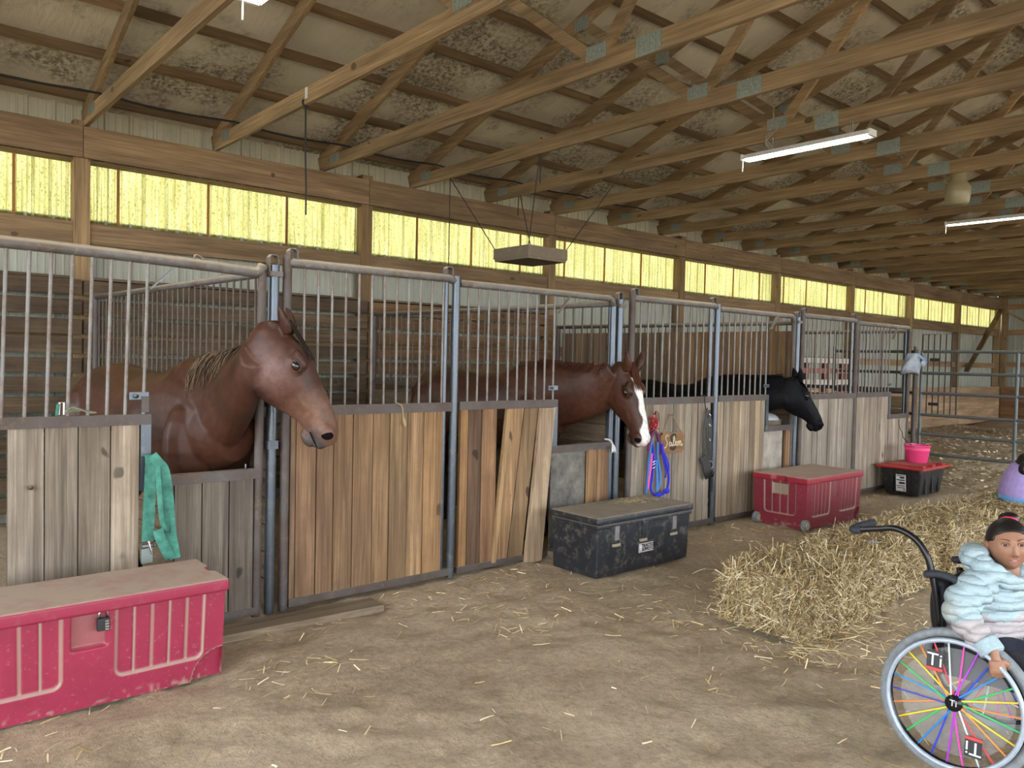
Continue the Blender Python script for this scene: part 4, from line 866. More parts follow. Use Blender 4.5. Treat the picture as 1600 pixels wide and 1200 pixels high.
# ================================================================ TACK AND SMALL THINGS ON THE FRONTS
GREEN = (.10,.34,.26)
GW = plain('faded_green_webbing', (.055,.215,.16), .85, 0, 16, .5)
s_ = thing('halter_strap', 'faded green webbing straps hanging beside the grey planks', 'strap', (1.31, 4.55, 1.05))
MB().ribbon(cat([(1.29,4.60,1.02),(1.30,4.545,1.03),(1.303,4.53,1.0),(1.297,4.525,.86),(1.292,4.53,.685),(1.288,4.53,.56)],4), .062, (1,0,.05), .004).build('webbing', GW, s_)
MB().ribbon(cat([(1.306,4.53,1.03),(1.335,4.515,.99),(1.366,4.51,.94),(1.388,4.505,.78),(1.40,4.505,.62),(1.425,4.50,.45)],4), .055, (1,-.25,.2), .004).build('webbing', GW, s_)
MB().ribbon(cat([(1.335,4.52,.97),(1.337,4.50,.85),(1.345,4.49,.72),(1.36,4.495,.64),(1.39,4.51,.60),(1.385,4.515,.70)],4), .032, (.6,-.8,0), .004).build('webbing', GW, s_)
MB().ribbon(cat([(1.335,4.515,.62),(1.352,4.50,.56),(1.40,4.505,.455)],4), .055, (.9,-.3,.3), .004).build('webbing', GW, s_)
MB().tube([(1.255,4.525,.55),(1.325,4.525,.555),(1.325,4.525,.53),(1.255,4.525,.525),(1.255,4.525,.55)], .006, 6).build('buckle', CHROME, s_)
MB().ribbon([(1.286,4.53,.54),(1.284,4.528,.50),(1.285,4.53,.44)], .058, (1,0,0), .005).build('strap_end', plain('grey_webbing', (.24,.28,.27), .85), s_); rod('tongue', (1.29,4.52,.56), (1.305,4.515,.49), .005, CHROME, s_)
s_ = thing('tie_strap', 'crumpled green strap with a white clip on the left door rail', 'strap', (.94, 4.58, 1.255))
MB().tube([(.865,4.575,1.262),(.868,4.575,1.325),(.888,4.575,1.325),(.888,4.575,1.262)], .005, 6).build('clip', PAINTWHITE, s_)
MB().ribbon([(.855,4.57,1.26),(.862,4.57,1.32)], .016, (1,0,0), .004).build('webbing', GW, s_)
for k in range(5): MB().ribbon(cat([(.89+.01*k,4.57+.01*k,1.275),(.93+.01*k,4.58,1.30-.004*k),(.97,4.575+.006*k,1.285),(1.01+.008*k,4.58,1.268)],4), .014, (0,1,.3), .004).build('webbing', plain('dull_olive_webbing', (.22,.24,.16), .9) if 'dull_olive_webbing' not in bpy.data.materials else bpy.data.materials['dull_olive_webbing'], s_)
# rust hook on the first plank
hk = rod('nail_hook', (.74,4.585,.895), (.74,4.555,.90), .012, RUST, None); tag(hk, 'rusty round peg on the leftmost grey plank', 'hook')
# lead ropes
lr = thing('lead_rope', 'bundle of blue and pink ropes hanging left of the name sign', 'rope', (5.62, 4.56, .97))
def rope(pts, r, col, nm='rope', mat=None): return MB().tube(cat(pts, 6), r, 7).build(nm, mat or FABT, lr, True, col)
rope([(5.555,4.55,.80),(5.56,4.545,.88),(5.60,4.54,.965),(5.65,4.54,.955),(5.70,4.545,.87),(5.71,4.55,.76)], .016, (.16,.03,.10))
rope([(5.585,4.54,.93),(5.56,4.535,.80),(5.545,4.535,.68),(5.53,4.535,.52),(5.515,4.54,.37)], .013, (.06,.16,.42))
rope([(5.575,4.53,.78),(5.56,4.525,.66),(5.54,4.525,.55),(5.535,4.53,.46)], .012, (.80,.10,.38))
rope([(5.66,4.535,.88),(5.655,4.525,.74),(5.69,4.525,.62),(5.70,4.525,.52),(5.66,4.53,.42)], .013, (.07,.20,.50)); rope([(5.64,4.53,.72),(5.655,4.53,.60),(5.665,4.53,.50),(5.66,4.53,.42)], .012, (.09,.24,.55))
rope([(5.60,4.53,.74),(5.585,4.525,.58),(5.57,4.525,.46),(5.62,4.52,.405),(5.70,4.52,.385),(5.80,4.525,.43),(5.83,4.53,.55),(5.78,4.535,.70),(5.72,4.535,.80)], .010, (.02,.025,.62))
rope([(5.72,4.54,.82),(5.77,4.53,.75),(5.82,4.53,.67),(5.83,4.53,.60)], .007, (.03,.03,.55)); rope([(5.73,4.54,.80),(5.75,4.53,.70),(5.79,4.53,.60),(5.78,4.53,.54)], .007, (.03,.03,.55))
rope([(5.58,4.53,.86),(5.60,4.525,.76),(5.60,4.525,.66)], .012, (.03,.035,.60)); rope([(5.715,4.53,.86),(5.72,4.525,.78)], .016, (.03,.03,.55))
MB().ell((5.675,4.52,.395), (.045,.022,.022)).build('knot', FABT, lr, True, (.02,.03,.6)); MB().ell((5.79,4.52,.42), (.045,.02,.025)).build('knot', FABT, lr, True, (.02,.03,.6))
for z in (.70,.675,.645): rod('snap', (5.575,4.515,z), (5.60,4.512,z+.012), .007, CHROME, lr)
MB().tube([(5.62,4.585,1.0),(5.62,4.54,.985),(5.62,4.53,1.005)], .006, 6).build('hook', BLKBAR, lr)
rt = thing('red_tassel', 'tuft of red cord on the boards above the blue ropes', 'cord', (5.60, 4.56, 1.12)); rr_ = random.Random(3)
for k in range(26): 
    a = Vector((5.59+rr_.uniform(-.04,.07), 4.55, 1.07+rr_.uniform(-.06,.07))); MB().tube(cat([a, a+Vector((rr_.uniform(-.03,.03),-.02,rr_.uniform(-.03,.03))), a+Vector((rr_.uniform(-.04,.04),-.01,rr_.uniform(-.07,.03)))],3), .005, 5).build('cord', FABT, rt, True, (.42,.012,.02))
# name sign
sg = thing('name_sign', 'small wooden sign reading Salem hung on grey boards', 'sign', (5.89, 4.56, .76))
x0, x1, z0, z1, c = 5.725, 6.07, .755, .955, .025
SIGNWOOD = wood('sign_board', (.40,.235,.115), (.30,.165,.075), 'x')
SM = lambda x, y, z: Matrix(((1,0,0,x),(0,0,-1,y),(0,1,0,z),(0,0,0,1)))
poly = [(x0+c,z0),(x1-c,z0),(x1-c,z0+c*.6),(x1,z0+c),(x1,z1-c),(x1-c,z1-c*.6),(x1-c,z1),(x0+c,z1),(x0+c,z1-c*.6),(x0,z1-c),(x0,z0+c),(x0+c,z0+c*.6)]
MB().prism(poly, 4.548, 4.562, lambda x, z, y: (x, y, z)).build('plaque', SIGNWOOD, sg)
text('S', .215, INK, sg, FACE_Y(5.905, 4.547, .855), bold=.006, name='monogram')
CRM = plain('cream_lettering', (.80,.66,.46), .6)
def stroke(pts, r=.0065): return MB().tube([(x, 4.5445, z) for x, z in [(p.x, p.z) for p in cat([(a,0,b) for a, b in pts], 5)]], r, 6, flat=.5).build('lettering', CRM, sg, True)
ox, oz, k = 5.745, .80, 1.0
L_ = lambda pts: stroke([(ox+a*k, oz+b*k) for a, b in pts])
L_([(.085,.115),(.070,.130),(.048,.122),(.044,.100),(.060,.078),(.066,.050),(.048,.022),(.020,.014),(.006,.030)])
L_([(.128,.060),(.108,.064),(.098,.045),(.106,.026),(.122,.034),(.130,.060)]); L_([(.131,.062),(.130,.036),(.142,.028),(.152,.040)])
L_([(.152,.040),(.172,.085),(.170,.118),(.160,.105),(.158,.050),(.170,.028),(.182,.040)])
L_([(.182,.040),(.204,.052),(.200,.070),(.188,.060),(.188,.038),(.202,.027),(.218,.040)])
L_([(.222,.068),(.224,.026)]); L_([(.224,.045),(.238,.070),(.247,.058),(.247,.026)]); L_([(.247,.045),(.261,.070),(.271,.058),(.271,.028),(.284,.024),(.296,.042)])
MB().tube([(5.75,4.55,.95),(5.875,4.565,1.12),(5.89,4.565,1.12),(6.03,4.55,.95)], .005, 6).build('cord', plain('jute_cord', (.30,.21,.12), .9), sg); rod('nail', (5.882,4.59,1.115),(5.882,4.54,1.12), .005, CHROME, sg)
# bridle
br = thing('bridle', 'black leather bridle hanging from the rail right of the sign', 'bridle', (6.44, 4.56, .9))
LEA = plain('black_leather', (.012,.011,.010), .5, 0, 40, .4)
MB().tube(cat([(6.375,4.60,1.28),(6.375,4.555,1.29),(6.385,4.545,1.19),(6.40,4.54,1.14),(6.425,4.545,1.17)],5), .006, 6).build('hook', BLKBAR, br)
for i, pts in enumerate([[(6.41,4.55,1.14),(6.41,4.54,1.0),(6.42,4.535,.85),(6.44,4.535,.72),(6.45,4.54,.60)],[(6.43,4.55,1.14),(6.45,4.535,1.0),(6.46,4.53,.86),(6.47,4.53,.70)],[(6.455,4.55,1.15),(6.48,4.54,1.02),(6.485,4.54,.90),(6.49,4.54,.74),(6.53,4.54,.52),(6.54,4.55,.34)],[(6.41,4.545,1.10),(6.37,4.54,.93),(6.365,4.54,.80),(6.375,4.54,.70),(6.40,4.535,.74)],[(6.44,4.54,1.1),(6.44,4.53,.95),(6.45,4.53,.80),(6.46,4.53,.62)]]):
    MB().ribbon(cat(pts,5), .020, (1,-.4,0), .006).build('strap', LEA, br)
MB().torus((6.46,4.525,.61), (.2,1,.1), .040, .008, 18, 6).build('bit_ring', plain('dull_steel', (.22,.20,.17), .5, .6), br, True)
pd = MB().ribbon(cat([(6.36,4.54,.70),(6.40,4.525,.62),(6.42,4.52,.54),(6.46,4.53,.50),(6.49,4.54,.55)],4), .085, (.7,-.3,.6), .012).build('noseband', LEA, br); soft(pd, .004)
for z in (1.10,1.0,.86): MB().torus((6.44+.02*(1-z),4.525,z), (0,1,0), .011, .003, 10, 5).build('buckle', CHROME, br)
# white cord on the second door
wr = thing('white_cord', 'frayed white cord tied at the blaze horse door', 'cord', (5.05, 4.56, .9)); WC = plain('white_cotton', (.68,.68,.68), .9)
MB().tube(cat([(4.98,4.56,.935),(5.03,4.545,.925),(5.06,4.545,.895),(5.075,4.54,.86)],5), .008, 6).build('cord', WC, wr, True)
for k in range(7): MB().tube(cat([(5.062,4.545,.895),(5.07+.006*k-.02,4.535,.86),(5.085+.008*k-.03,4.54,.815+.006*(k%3))],3), .005, 5).build('frayed_end', WC, wr, True)
# feed tub in the third stall opening
ft = thing('feed_tub', 'tan feed tub with white content under the black horse chin', 'tub', (7.98, 4.78, .87))
mb = MB(); mb.rings([[(7.93+r_*math.cos(a), 4.80+r_*.7*math.sin(a), z) for a in [2*math.pi*j/24 for j in range(24)]] for r_, z in ((.16,.80),(.185,.985),(.195,.99),(.18,.985),(.165,.90))]); mb.build('tub', plain('tan_plastic', (.33,.27,.20), .7, 0, 14, .3), ft, True)
MB().ell((7.93,4.80,.975), (.165,.11,.085), 20, 10).build('salt_block', plain('white_salt', (.70,.76,.82), .5), ft, True)
# grey mask and bag hooked at the last stall
cm = thing('fly_mask', 'pale grey fly mask hooked over the last stall post', 'mask', (11.05, 4.5, 1.55))
MSK = plain('pale_mesh_cloth', (.30,.33,.38), .85, 0, 14, .3)
mb = MB(); rings = []
for i in range(9):
    t = i/8; rings.append([(10.93-.06*t+.02*math.sin(5*t)+(.07+.20*t*(1.15-t)*2)*math.cos(a)*(1+.25*math.sin(3*a+6*t)), 4.50+(.05+.06*t)*math.sin(a), 1.80-.27*t+.03*math.sin(2*a)*t) for a in [2*math.pi*j/16 for j in range(16)]])
mb.rings(rings).build('cloth', MSK, cm, True)
MB().ribbon(cat([(10.98,4.46,1.78),(11.06,4.45,1.76),(11.15,4.44,1.72),(11.24,4.43,1.70)],4), .05, (0,.3,1), .006).build('strap', plain('blue_strap', (.22,.32,.50), .8), cm)
MB().ell((11.14,4.44,1.66), (.09,.03,.05)).build('bag', MSK, cm, True)
dk = thing('bucket_rope', 'thin black cord dangling above the pink bucket', 'cord', (10.75, 4.5, .8)); MB().tube(cat([(10.72,4.56,.90),(10.70,4.53,.80),(10.78,4.53,.74),(10.74,4.50,.68),(10.66,4.42,.64),(10.60,4.33,.60)],6), .005, 6).build('cord', BLACKCABLE, dk, True)
pc = MB().box(5.40,5.46,2.43,2.47,.392,.398).build('blue_scrap', TINT, None, color=(.10,.22,.45)); pc.rotation_euler = (0,0,.2); pc.rotation_euler = (0,0,0); tag(pc, 'small blue plastic scrap on the second bale', 'scrap')
# ================================================================ HANGING FROM THE ROOF
def lamp(x, label):
    y0, y1, z = 3.12, 4.34, 3.545; r = thing('tube_light', label, 'ceiling light', (x, (y0+y1)/2, z), 'fluorescent shop lights')
    mb = MB(); mb.prism([(x-.075,z+.01),(x-.04,z+.055),(x+.04,z+.055),(x+.075,z+.01),(x+.072,z+.006),(x+.038,z+.048),(x-.038,z+.048),(x-.072,z+.006)], y0, y1, lambda a, b, c: (a, c, b)); mb.build('reflector', PAINTWHITE, r)
    for s in (-.032,.032): rod('tube', (x+s,y0+.03,z+.018), (x+s,y1-.03,z+.018), .013, TUBE, r)
    for y in (y0, y1): board('end_cap', x-.06, x+.06, y-.012, y+.012, z+.0, z+.055, PAINTWHITE, r)
    rod('pull_cord', (x-.03,y1+.004,z+.02), (x-.03,y1+.006,z-.10), .005, PAINTWHITE, r)
    for y in (y0+.18, y1-.28):
        rod('hanger', (x-.03,y,z+.05), (x,y+.01,3.72), .003, ZINC, r); rod('hanger', (x+.03,y,z+.05), (x,y-.01,3.72), .003, ZINC, r)
lamp(6.62, 'lit tube light hanging nearest the middle of the roof'); lamp(11.50, 'far tube light cut by the right edge'); lamp(1.74, 'tube light at the top edge above the bay horse')
w1 = thing('lamp_cord', 'pale wires looped above the middle tube light', 'wire', (6.62, 4.05, 3.7))
for k in range(3): MB().tube(cat([(6.60,4.06-.02*k,3.60),(6.58,4.10,3.68+.02*k),(6.64,4.02+.03*k,3.80),(6.62,4.05,3.90+.05*k)],5), .004, 5).build('wire', plain('old_wire', (.38,.33,.25), .8) if 'old_wire' not in bpy.data.materials else bpy.data.materials['old_wire'], w1, True)
# square tray on chains
tr = thing('hanging_tray', 'dusty square tray hanging on four chains before the windows', 'tray', (6.03, 6.74, 2.72))
TRAYM = dusty('dusty_tray', (.20,.16,.11), (.36,.29,.19), .8, 0, .9, 14, base_d=.5)
cx, cy, q = 6.03, 6.74, .30
for a, b, c_, d in ((cx-q,cx+q,cy-q,cy-q+.03),(cx-q,cx+q,cy+q-.03,cy+q),(cx-q,cx-q+.03,cy-q+.03,cy+q-.03),(cx+q-.03,cx+q,cy-q+.03,cy+q-.03)): board('rim_board', a, b, c_, d, 2.74, 2.86, TRAYM, tr)
board('bottom_sheet', cx-q+.01, cx+q-.01, cy-q+.01, cy+q-.01, 2.715, 2.74, TRAYM, tr)
for (ax_, ay_, az_), (sx_, sy_) in (((5.445,7.52,3.70),(-1,1)), ((5.445,5.96,3.80),(-1,-1)), ((6.665,7.68,3.74),(1,1)), ((6.665,5.87,3.78),(1,-1))):
    MB().tube([(ax_,ay_,az_),(cx+sx_*(q-.01),cy+sy_*(q-.01),2.86)], .006, 5).build('chain', CHAIN, tr)
for k in range(2): MB().tube([(5.445+.012*k,5.96,3.86),(5.445-.012*k,5.96-.01*k,3.50-.10*k)], .008, 5).build('chain_end', CHAIN, tr)
MB().tube([(6.665,7.70,3.84),(6.66,7.70,3.45)], .007, 5).build('chain_end', CHAIN, tr)
hc = thing('hanging_chain', 'thin chain hanging straight down left of the tray', 'chain', (5.445, 7.52, 2.7)); MB().tube([(5.445,7.52,3.70),(5.445,7.52,2.68)], .006, 5).build('chain', CHAIN, hc)
hs_ = thing('hanging_rope', 'black cord dangling from the second roof beam', 'cord', (3.005, 6.22, 2.8))
MB().tube([(3.005,6.24,3.70),(3.003,6.23,3.3),(3.006,6.215,3.0),(3.005,6.21,2.78)], .007, 6).build('cord', BLACKCABLE, hs_)
MB().torus((3.005,6.24,3.72), (0,1,.0), .028, .010, 14, 6).build('loop', BLACKCABLE, hs_); board('bracket', 2.978, 2.984, 6.16, 6.20, 3.74, 3.83, PAINTWHITE, hs_)
cb = thing('power_cable', 'black power cable strung under the roof above the windows', 'cable', (4, 7.8, 3.88))
pts = []
for i in range(-2, 7):
    x = 1.785+1.22*i; pts += [(x,7.79,3.885+.004*max(0,i)), (x+.4,7.80,3.862+.004*max(0,i)), (x+.8,7.80,3.868+.004*max(0,i))]
MB().tube(cat(pts, 3), .011, 6).build('cable', BLACKCABLE, cb, True)
jg = thing('hanging_jug', 'yellowed plastic jug hanging upside down from a beam', 'jug', (9.2, 3.37, 3.4))
prof = [(.03,3.375),(.095,3.372),(.115,3.40),(.13,3.50),(.128,3.56),(.105,3.60),(.085,3.63),(.08,3.72),(.075,3.74),(.02,3.745)]
MB().rings([[(9.2+r_*math.cos(a), 3.38+r_*math.sin(a), z) for a in [2*math.pi*j/20 for j in range(20)]] for r_, z in prof]).build('jug_body', plain('yellowed_plastic', (.27,.225,.125), .35), jg, True)
MB().tube([(9.2,3.46,3.58),(9.2,3.52,3.66),(9.2,3.47,3.72)], .012, 6).build('jug_grip', bpy.data.materials['yellowed_plastic'], jg, True); MB().tube([(9.2,3.38,3.74),(9.105,3.38,3.82)], .004, 5).build('hanger', CHAIN, jg)
# ================================================================ WHEELCHAIR (local frame: x forward, y left, z up)
CH_LOC, CH_ROT = (3.591, 1.253, 0), math.radians(290)
wc = thing('wheelchair', 'child wheelchair with rainbow spokes at the right edge', 'wheelchair', (3.607, 1.179, 0), rot=math.radians(274))
RIMG = plain('blue_grey_handrim', (.36,.42,.50), .35, .2, 30, .15); CHBLK = plain('glossy_black_tube', (.010,.010,.012), .22, .2); PADM = plain('foam_pad', (.022,.027,.036), .75, 0, 60, .3)
CLEAR, t_c, b_c = newmat('clear_spoke_guard'); b_c.inputs['Base Color'].default_value = (.75,.78,.80,1); b_c.inputs['Roughness'].default_value = .12; b_c.inputs['Alpha'].default_value = .13
RB = [(.90,.25,.05),(.85,.60,.03),(.03,.50,.12),(.02,.22,.62),(.02,.05,.55),(.42,.04,.62),(.85,.06,.45),(.62,.75,.78),(.75,.05,.06),(.90,.30,.05),(.85,.65,.03),(.04,.50,.14),(.02,.28,.65),(.03,.06,.5)]
def wheel(s):
    cm_ = math.radians(6); n = Vector((0, s*math.cos(cm_), math.sin(cm_))); c = Vector((0, s*.27, .287)); a = Vector((1,0,0)); b = n.cross(a); 
    w_ = thing('wheel', None, None, (0,0,0)); w_.parent = wc; BASE[w_] = Vector((0,0,0))
    MB().torus(c, n, .266, .019, 64, 10).build('tyre', RUBBER, w_, True); MB().torus(c, n, .246, .010, 64, 8, 1.2).build('rim', CHBLK, w_, True)
    MB().torus(c+n*.042, n, .240, .0095, 64, 10).build('hand_rim', RIMG, w_, True)
    for k in range(6):
        q = a*math.cos(k*math.pi/3+.2)+b*math.sin(k*math.pi/3+.2); rod('rim_tab', c+q*.246, c+n*.042+q*.24, .004, CHBLK, w_)
    MB().disc(c+n*.004, n, .031, .05, 24).build('hub', CHBLK, w_, True)
    for k in range(26):
        t = 2*math.pi*k/26+.05; q = a*math.cos(t)+b*math.sin(t); q2 = a*math.cos(t+(.25 if k%2 else -.25))+b*math.sin(t+(.25 if k%2 else -.25))
        rod('spoke', c+n*(.020 if k%2 else .012)+q2*.030, c+q*.240, .0034, TINT, w_, RB[k % len(RB)])
    if s < 0:
        MB().disc(c-n*.006, n, .205, .003, 48).build('spoke_guard', CLEAR, w_, True)
        R = Matrix((b.cross(n), b, n)).transposed().to_4x4()
        def ti(ang, rad, size, flip):
            q = a*math.cos(ang)+b*math.sin(ang); p = c+n*.026+q*rad; up = b if not flip else -b; rt_ = up.cross(n); M = Matrix((rt_, up, n)).transposed().to_4x4(); M.translation = p
            dc = thing('brand_decal', None, None, (0,0,0)); dc.parent = w_; BASE[dc] = Vector((0,0,0))
            MB().box(-.030,.030,-.042,.036,-.002,0).xf(M).build('decal_plate', BLACKPL, w_) if size > .05 else None
            text('Ti', size, PALE, w_, M @ Matrix.Translation((0,0,.001)))
            if size > .05: MB().box(-.030,.030,-.040,-.029,.0,.001).xf(M).build('decal_bar', TINT, w_, color=(.75,.05,.05))
            bpy.data.objects.remove(dc)
        ti(math.radians(118), .165, .072, False); ti(math.radians(-62), .165, .072, True)
        M = Matrix(((n.cross(b)*-1), b, n)).transposed().to_4x4(); M.translation = c+n*.031; text('Ti', .034, PALE, w_, M)
    return w_
for s in (-1, 1): wheel(s)
rod('axle', (0,-.25,.29), (0,.25,.29), .016, CHBLK, wc)
for s in (-1, 1):
    MB().tube(cat([(-.097,s*.17,.30),(-.10,s*.17,.563),(-.137,s*.17,.768),(-.168,s*.17,.842),(-.21,s*.17,.888),(-.28,s*.17,.914),(-.35,s*.17,.902),(-.44,s*.17,.882)] if s < 0 else [(-.097,.17,.30),(-.10,.17,.563),(-.125,.17,.72)], 6), .0135, 10).build('back_tube', CHBLK, wc, True)
    MB().tube(cat([(-.10,s*.17,.36),(.10,s*.17,.37),(.30,s*.16,.36),(.36,s*.14,.25),(.42,s*.12,.10)],6), .0125, 10).build('side_tube', CHBLK, wc, True)
    MB().tube(cat([(-.14,s*.18,.742),(-.08,s*.18,.752),(-.035,s*.18,.742),(-.012,s*.18,.70),(.0,s*.18,.60),(.0,s*.175,.38)],6), .010, 8).build('arm_tube', CHBLK, wc, True)
    MB().tube(cat([(-.160,s*.18,.745),(-.13,s*.18,.754),(-.09,s*.18,.757),(-.052,s*.18,.750),(-.030,s*.18,.736)],4), [.010]+[.0185]*15+[.013], 12, flat=.85).build('arm_pad', PADM, wc, True)
    cw = MB().torus((.36,s*.15,.052), (0,1,0), .036, .016, 28, 8).build('caster', plain('purple_caster', (.22,.02,.55), .35) if 'purple_caster' not in bpy.data.materials else bpy.data.materials['purple_caster'], wc, True)
    MB().disc((.36,s*.15,.052), (0,1,0), .028, .02).build('caster_hub', BLACKPL, cw, True); MB().tube([(.36,s*.125,.05),(.355,s*.125,.12),(.35,s*.15,.17),(.35,s*.16,.34)], .010, 8).build('caster_fork', CHBLK, wc, True)
    sg_ = soft(MB().box(-.05,.22,s*.195-.004,s*.195+.004,.36,.52).build('side_guard', BLACKFAB, wc), .02)
MB().tube(cat([(-.425,-.17,.884),(-.458,-.166,.877),(-.468,-.14,.880),(-.445,-.09,.892),(-.415,-.045,.902)],5), [.017]*19+[.018,.015], 12).build('push_grip', PADM, wc, True)
soft(MB().box(-.112,-.085,-.155,.155,.36,.72).build('back_sling', BLACKFAB, wc), .012); soft(MB().box(-.10,.28,-.16,.16,.355,.385).build('seat_sling', BLACKFAB, wc), .01)
MB().tube(cat([(-.105,-.14,.72),(-.13,-.09,.62),(-.14,-.02,.50),(-.125,.06,.40)],4), [.03]*13, 10, flat=.6).build('back_pack', BLACKFAB, wc, True)
soft(MB().box(.36,.50,-.12,.12,.08,.10).build('foot_plate', BLACKPL, wc), .008)
# ================================================================ CHILD IN THE CHAIR
ch = thing('person', 'child in a light blue puffer jacket seated in the wheelchair', 'person', CH_LOC, rot=CH_ROT)
JK = vcol('puffer_jacket', .65, 70, .06, 0)
t_j = JK.node_tree; b_j = t_j.nodes['Principled BSDF']; wv = nd(t_j, 'ShaderNodeTexWave', wave_type='BANDS', bands_direction='Z', wave_profile='SIN'); wv.inputs['Scale'].default_value = 7.5; wv.inputs['Distortion'].default_value = 2.2; wv.inputs['Detail'].default_value = 2; wv.inputs['Detail Scale'].default_value = 1.6
lk(t_j, pos(t_j, (1,1,1), 0, True), wv.inputs[0]); sqr = nd(t_j, 'ShaderNodeMath', operation='POWER', i_1=.35); lk(t_j, wv.outputs[1], sqr.inputs[0]); ad_ = nd(t_j, 'ShaderNodeMath', operation='MULTIPLY_ADD', i_1=.5); lk(t_j, noise(t_j, pos(t_j), 38, 4, .6, 1.2), ad_.inputs[0]); lk(t_j, sqr.outputs[0], ad_.inputs[2]); bump(t_j, b_j, ad_.outputs[0], .85, .012); SKIN = plain('brown_skin', (.30,.145,.085), .5, 0, 60, .08); HAIRB = plain('black_hair', (.008,.007,.007), .38, 0, 90, .4, bumpst=.3)
NAVY = plain('navy_trousers', (.012,.016,.032), .8, 0, 60, .3)
Zv = Vector((0,0,1)); mb = MB()
def puff(path, radii, step, amp, seg=22, flat=1.0, n=60):
    """quilted tube: rings swell between the stitch lines"""
    P = cat(path, 12); m_ = len(P); k = np.linspace(0, len(radii)-1, m_); rr = np.interp(k, np.arange(len(radii)), radii); d = 0; out = []
    for i in range(m_):
        if i: d += (P[i]-P[i-1]).length
        out.append(rr[i]*(1-amp+amp*1.6*abs(math.sin(math.pi*d/step))**.55))
    return mb.tube(P, out, seg, flat=flat)
torso = [(.07,.0,.41),(.08,0,.47),(.095,-.005,.55),(.11,-.01,.63),(.122,-.012,.70),(.13,-.012,.745),(.135,-.012,.765)]
sec = []
P = cat(torso, 10); d = 0; wr_ = [.165,.180,.178,.170,.150,.118,.075]; dp_ = [.115,.125,.120,.112,.104,.088,.065]
tw = math.radians(-50)
for i, p in enumerate(P):
    if i: d += (P[i]-P[i-1]).length
    k = i/10; w_ = np.interp(k, range(7), wr_); h_ = np.interp(k, range(7), dp_); f = .91+.12*abs(math.sin(math.pi*d/.058))**.55
    sec.append((p, Vector((math.cos(tw),math.sin(tw),0)), w_*f, h_*f, h_*f))
loft(mb, sec, 30)
ARM_R = [(.085,-.105,.735),(.045,-.165,.705),(.005,-.205,.645),(.038,-.248,.59),(.094,-.286,.542)]
puff(ARM_R, [.064,.070,.066,.054,.042], .052, .16)
ARM_L = [(.125,.085,.735),(.15,.15,.70),(.19,.175,.62),(.25,.14,.56),(.29,.08,.53)]
puff(ARM_L, [.062,.066,.060,.050,.040], .052, .16)
# hood: padded roll round the neck
hood = [(.235,.03,.755),(.20,.085,.785),(.12,.10,.80),(.060,.075,.81),(.045,.0,.822),(.050,-.070,.815),(.095,-.115,.795),(.165,-.115,.76),(.225,-.06,.735)]
puff(hood, [.022,.034,.042,.046,.048,.046,.042,.034,.022], .05, .16)
mb.ell((.055,-.035,.84), (.050,.080,.038))
me = fuse(mb, .0045, 1, .3); V = coords(me); lower = np.clip((.615+.02*np.sin(V[:,0]*30)-V[:,2])/.012, 0, 1)
c = np.array((.36,.475,.525))*(1-lower[:,None])+np.array((.44,.40,.415))*lower[:,None]
dirt = np.exp(-((V-np.array([-.03,-.24,.64]))**2).sum(1)/.0016)*.6; c = c*(1-dirt[:,None])+np.array((.42,.35,.24))*dirt[:,None]; set_col(me, c); me.materials.append(JK); add('jacket', me, ch)
MB().tube(cat([(.086,-.280,.552),(.106,-.293,.530),(.117,-.302,.516)],4), [.047]*8+[.044], 18).build('cuff', plain('cuff_knit', (.35,.46,.51), .85, 0, 80, .15, bumpst=.3), ch, True)
# legs and shoes
mb = MB()
for s in (-1, 1): mb.tube(cat([(.02,s*.07,.445),(.16,s*.08,.45),(.31,s*.085,.43),(.355,s*.085,.38),(.375,s*.085,.25),(.40,s*.085,.14)],4), [.085]*5+[.075]*5+[.062]*5+[.052]*6, 16)
me = fuse(mb, .008, 3); me.materials.append(NAVY); add('trousers', me, ch)
for s in (-1, 1): 
    sh_ = MB(); sh_.ell((.44,s*.085,.125), (.085,.038,.032)); sh_.ell((.40,s*.085,.15), (.045,.038,.045)); me = fuse(sh_, .006, 3); me.materials.append(plain('shoe', (.30,.05,.10), .6) if s < 0 else bpy.data.materials['shoe']); add('shoe', me, ch)
# right hand curled round the hand rim (palm, four fingers, thumb in one skin), left hand resting
def hand(wrist, palm_dir, side_dir, grip, name):
    """palm_dir: wrist->knuckles; side_dir: towards the thumb; grip: fingers bend towards this"""
    W_ = Vector(wrist); p = Vector(palm_dir).normalized(); s = Vector(side_dir); s = (s-p*s.dot(p)).normalized(); g = Vector(grip); g = (g-p*g.dot(p)-s*g.dot(s)).normalized(); mb = MB()
    mb.tube([W_-p*.035, W_, W_+p*.018], [.0215,.0200,.022], 14, flat=.8)
    Mx = Matrix((p, s, g)).transposed(); mb.ell(W_+p*.034, (.034,.028,.016), M=Mx); mb.ell(W_+p*.050+s*.0, (.020,.029,.0145), M=Mx)
    for k, (o, L) in enumerate(((.0215,.9),(.0075,1.0),(-.0065,.95),(-.020,.78))):
        b = W_+p*.060+s*o; q1 = b+(p*.75+g*.5)*.020*L; q2 = q1+(p*.05+g*1.0)*.017*L; q3 = q2+(-p*.75+g*.55)*.013*L
        mb.tube([b-p*.018, b, q1, q2, q3], [.0085,.0092,.0082,.0076,.0060], 10)
    b = W_+p*.022+s*.022; q1 = b+(s*.8+p*.5+g*.35)*.018; q2 = q1+(p*.8+g*.6+s*.1)*.017; q3 = q2+(p*.6+g*.7-s*.25)*.013
    mb.tube([b-s*.010, b, q1, q2, q3], [.012,.0115,.0095,.0085,.0065], 10)
    me = fuse(mb, .0026, 3); me.materials.append(SKIN); o = add(name, me, ch)
    return o
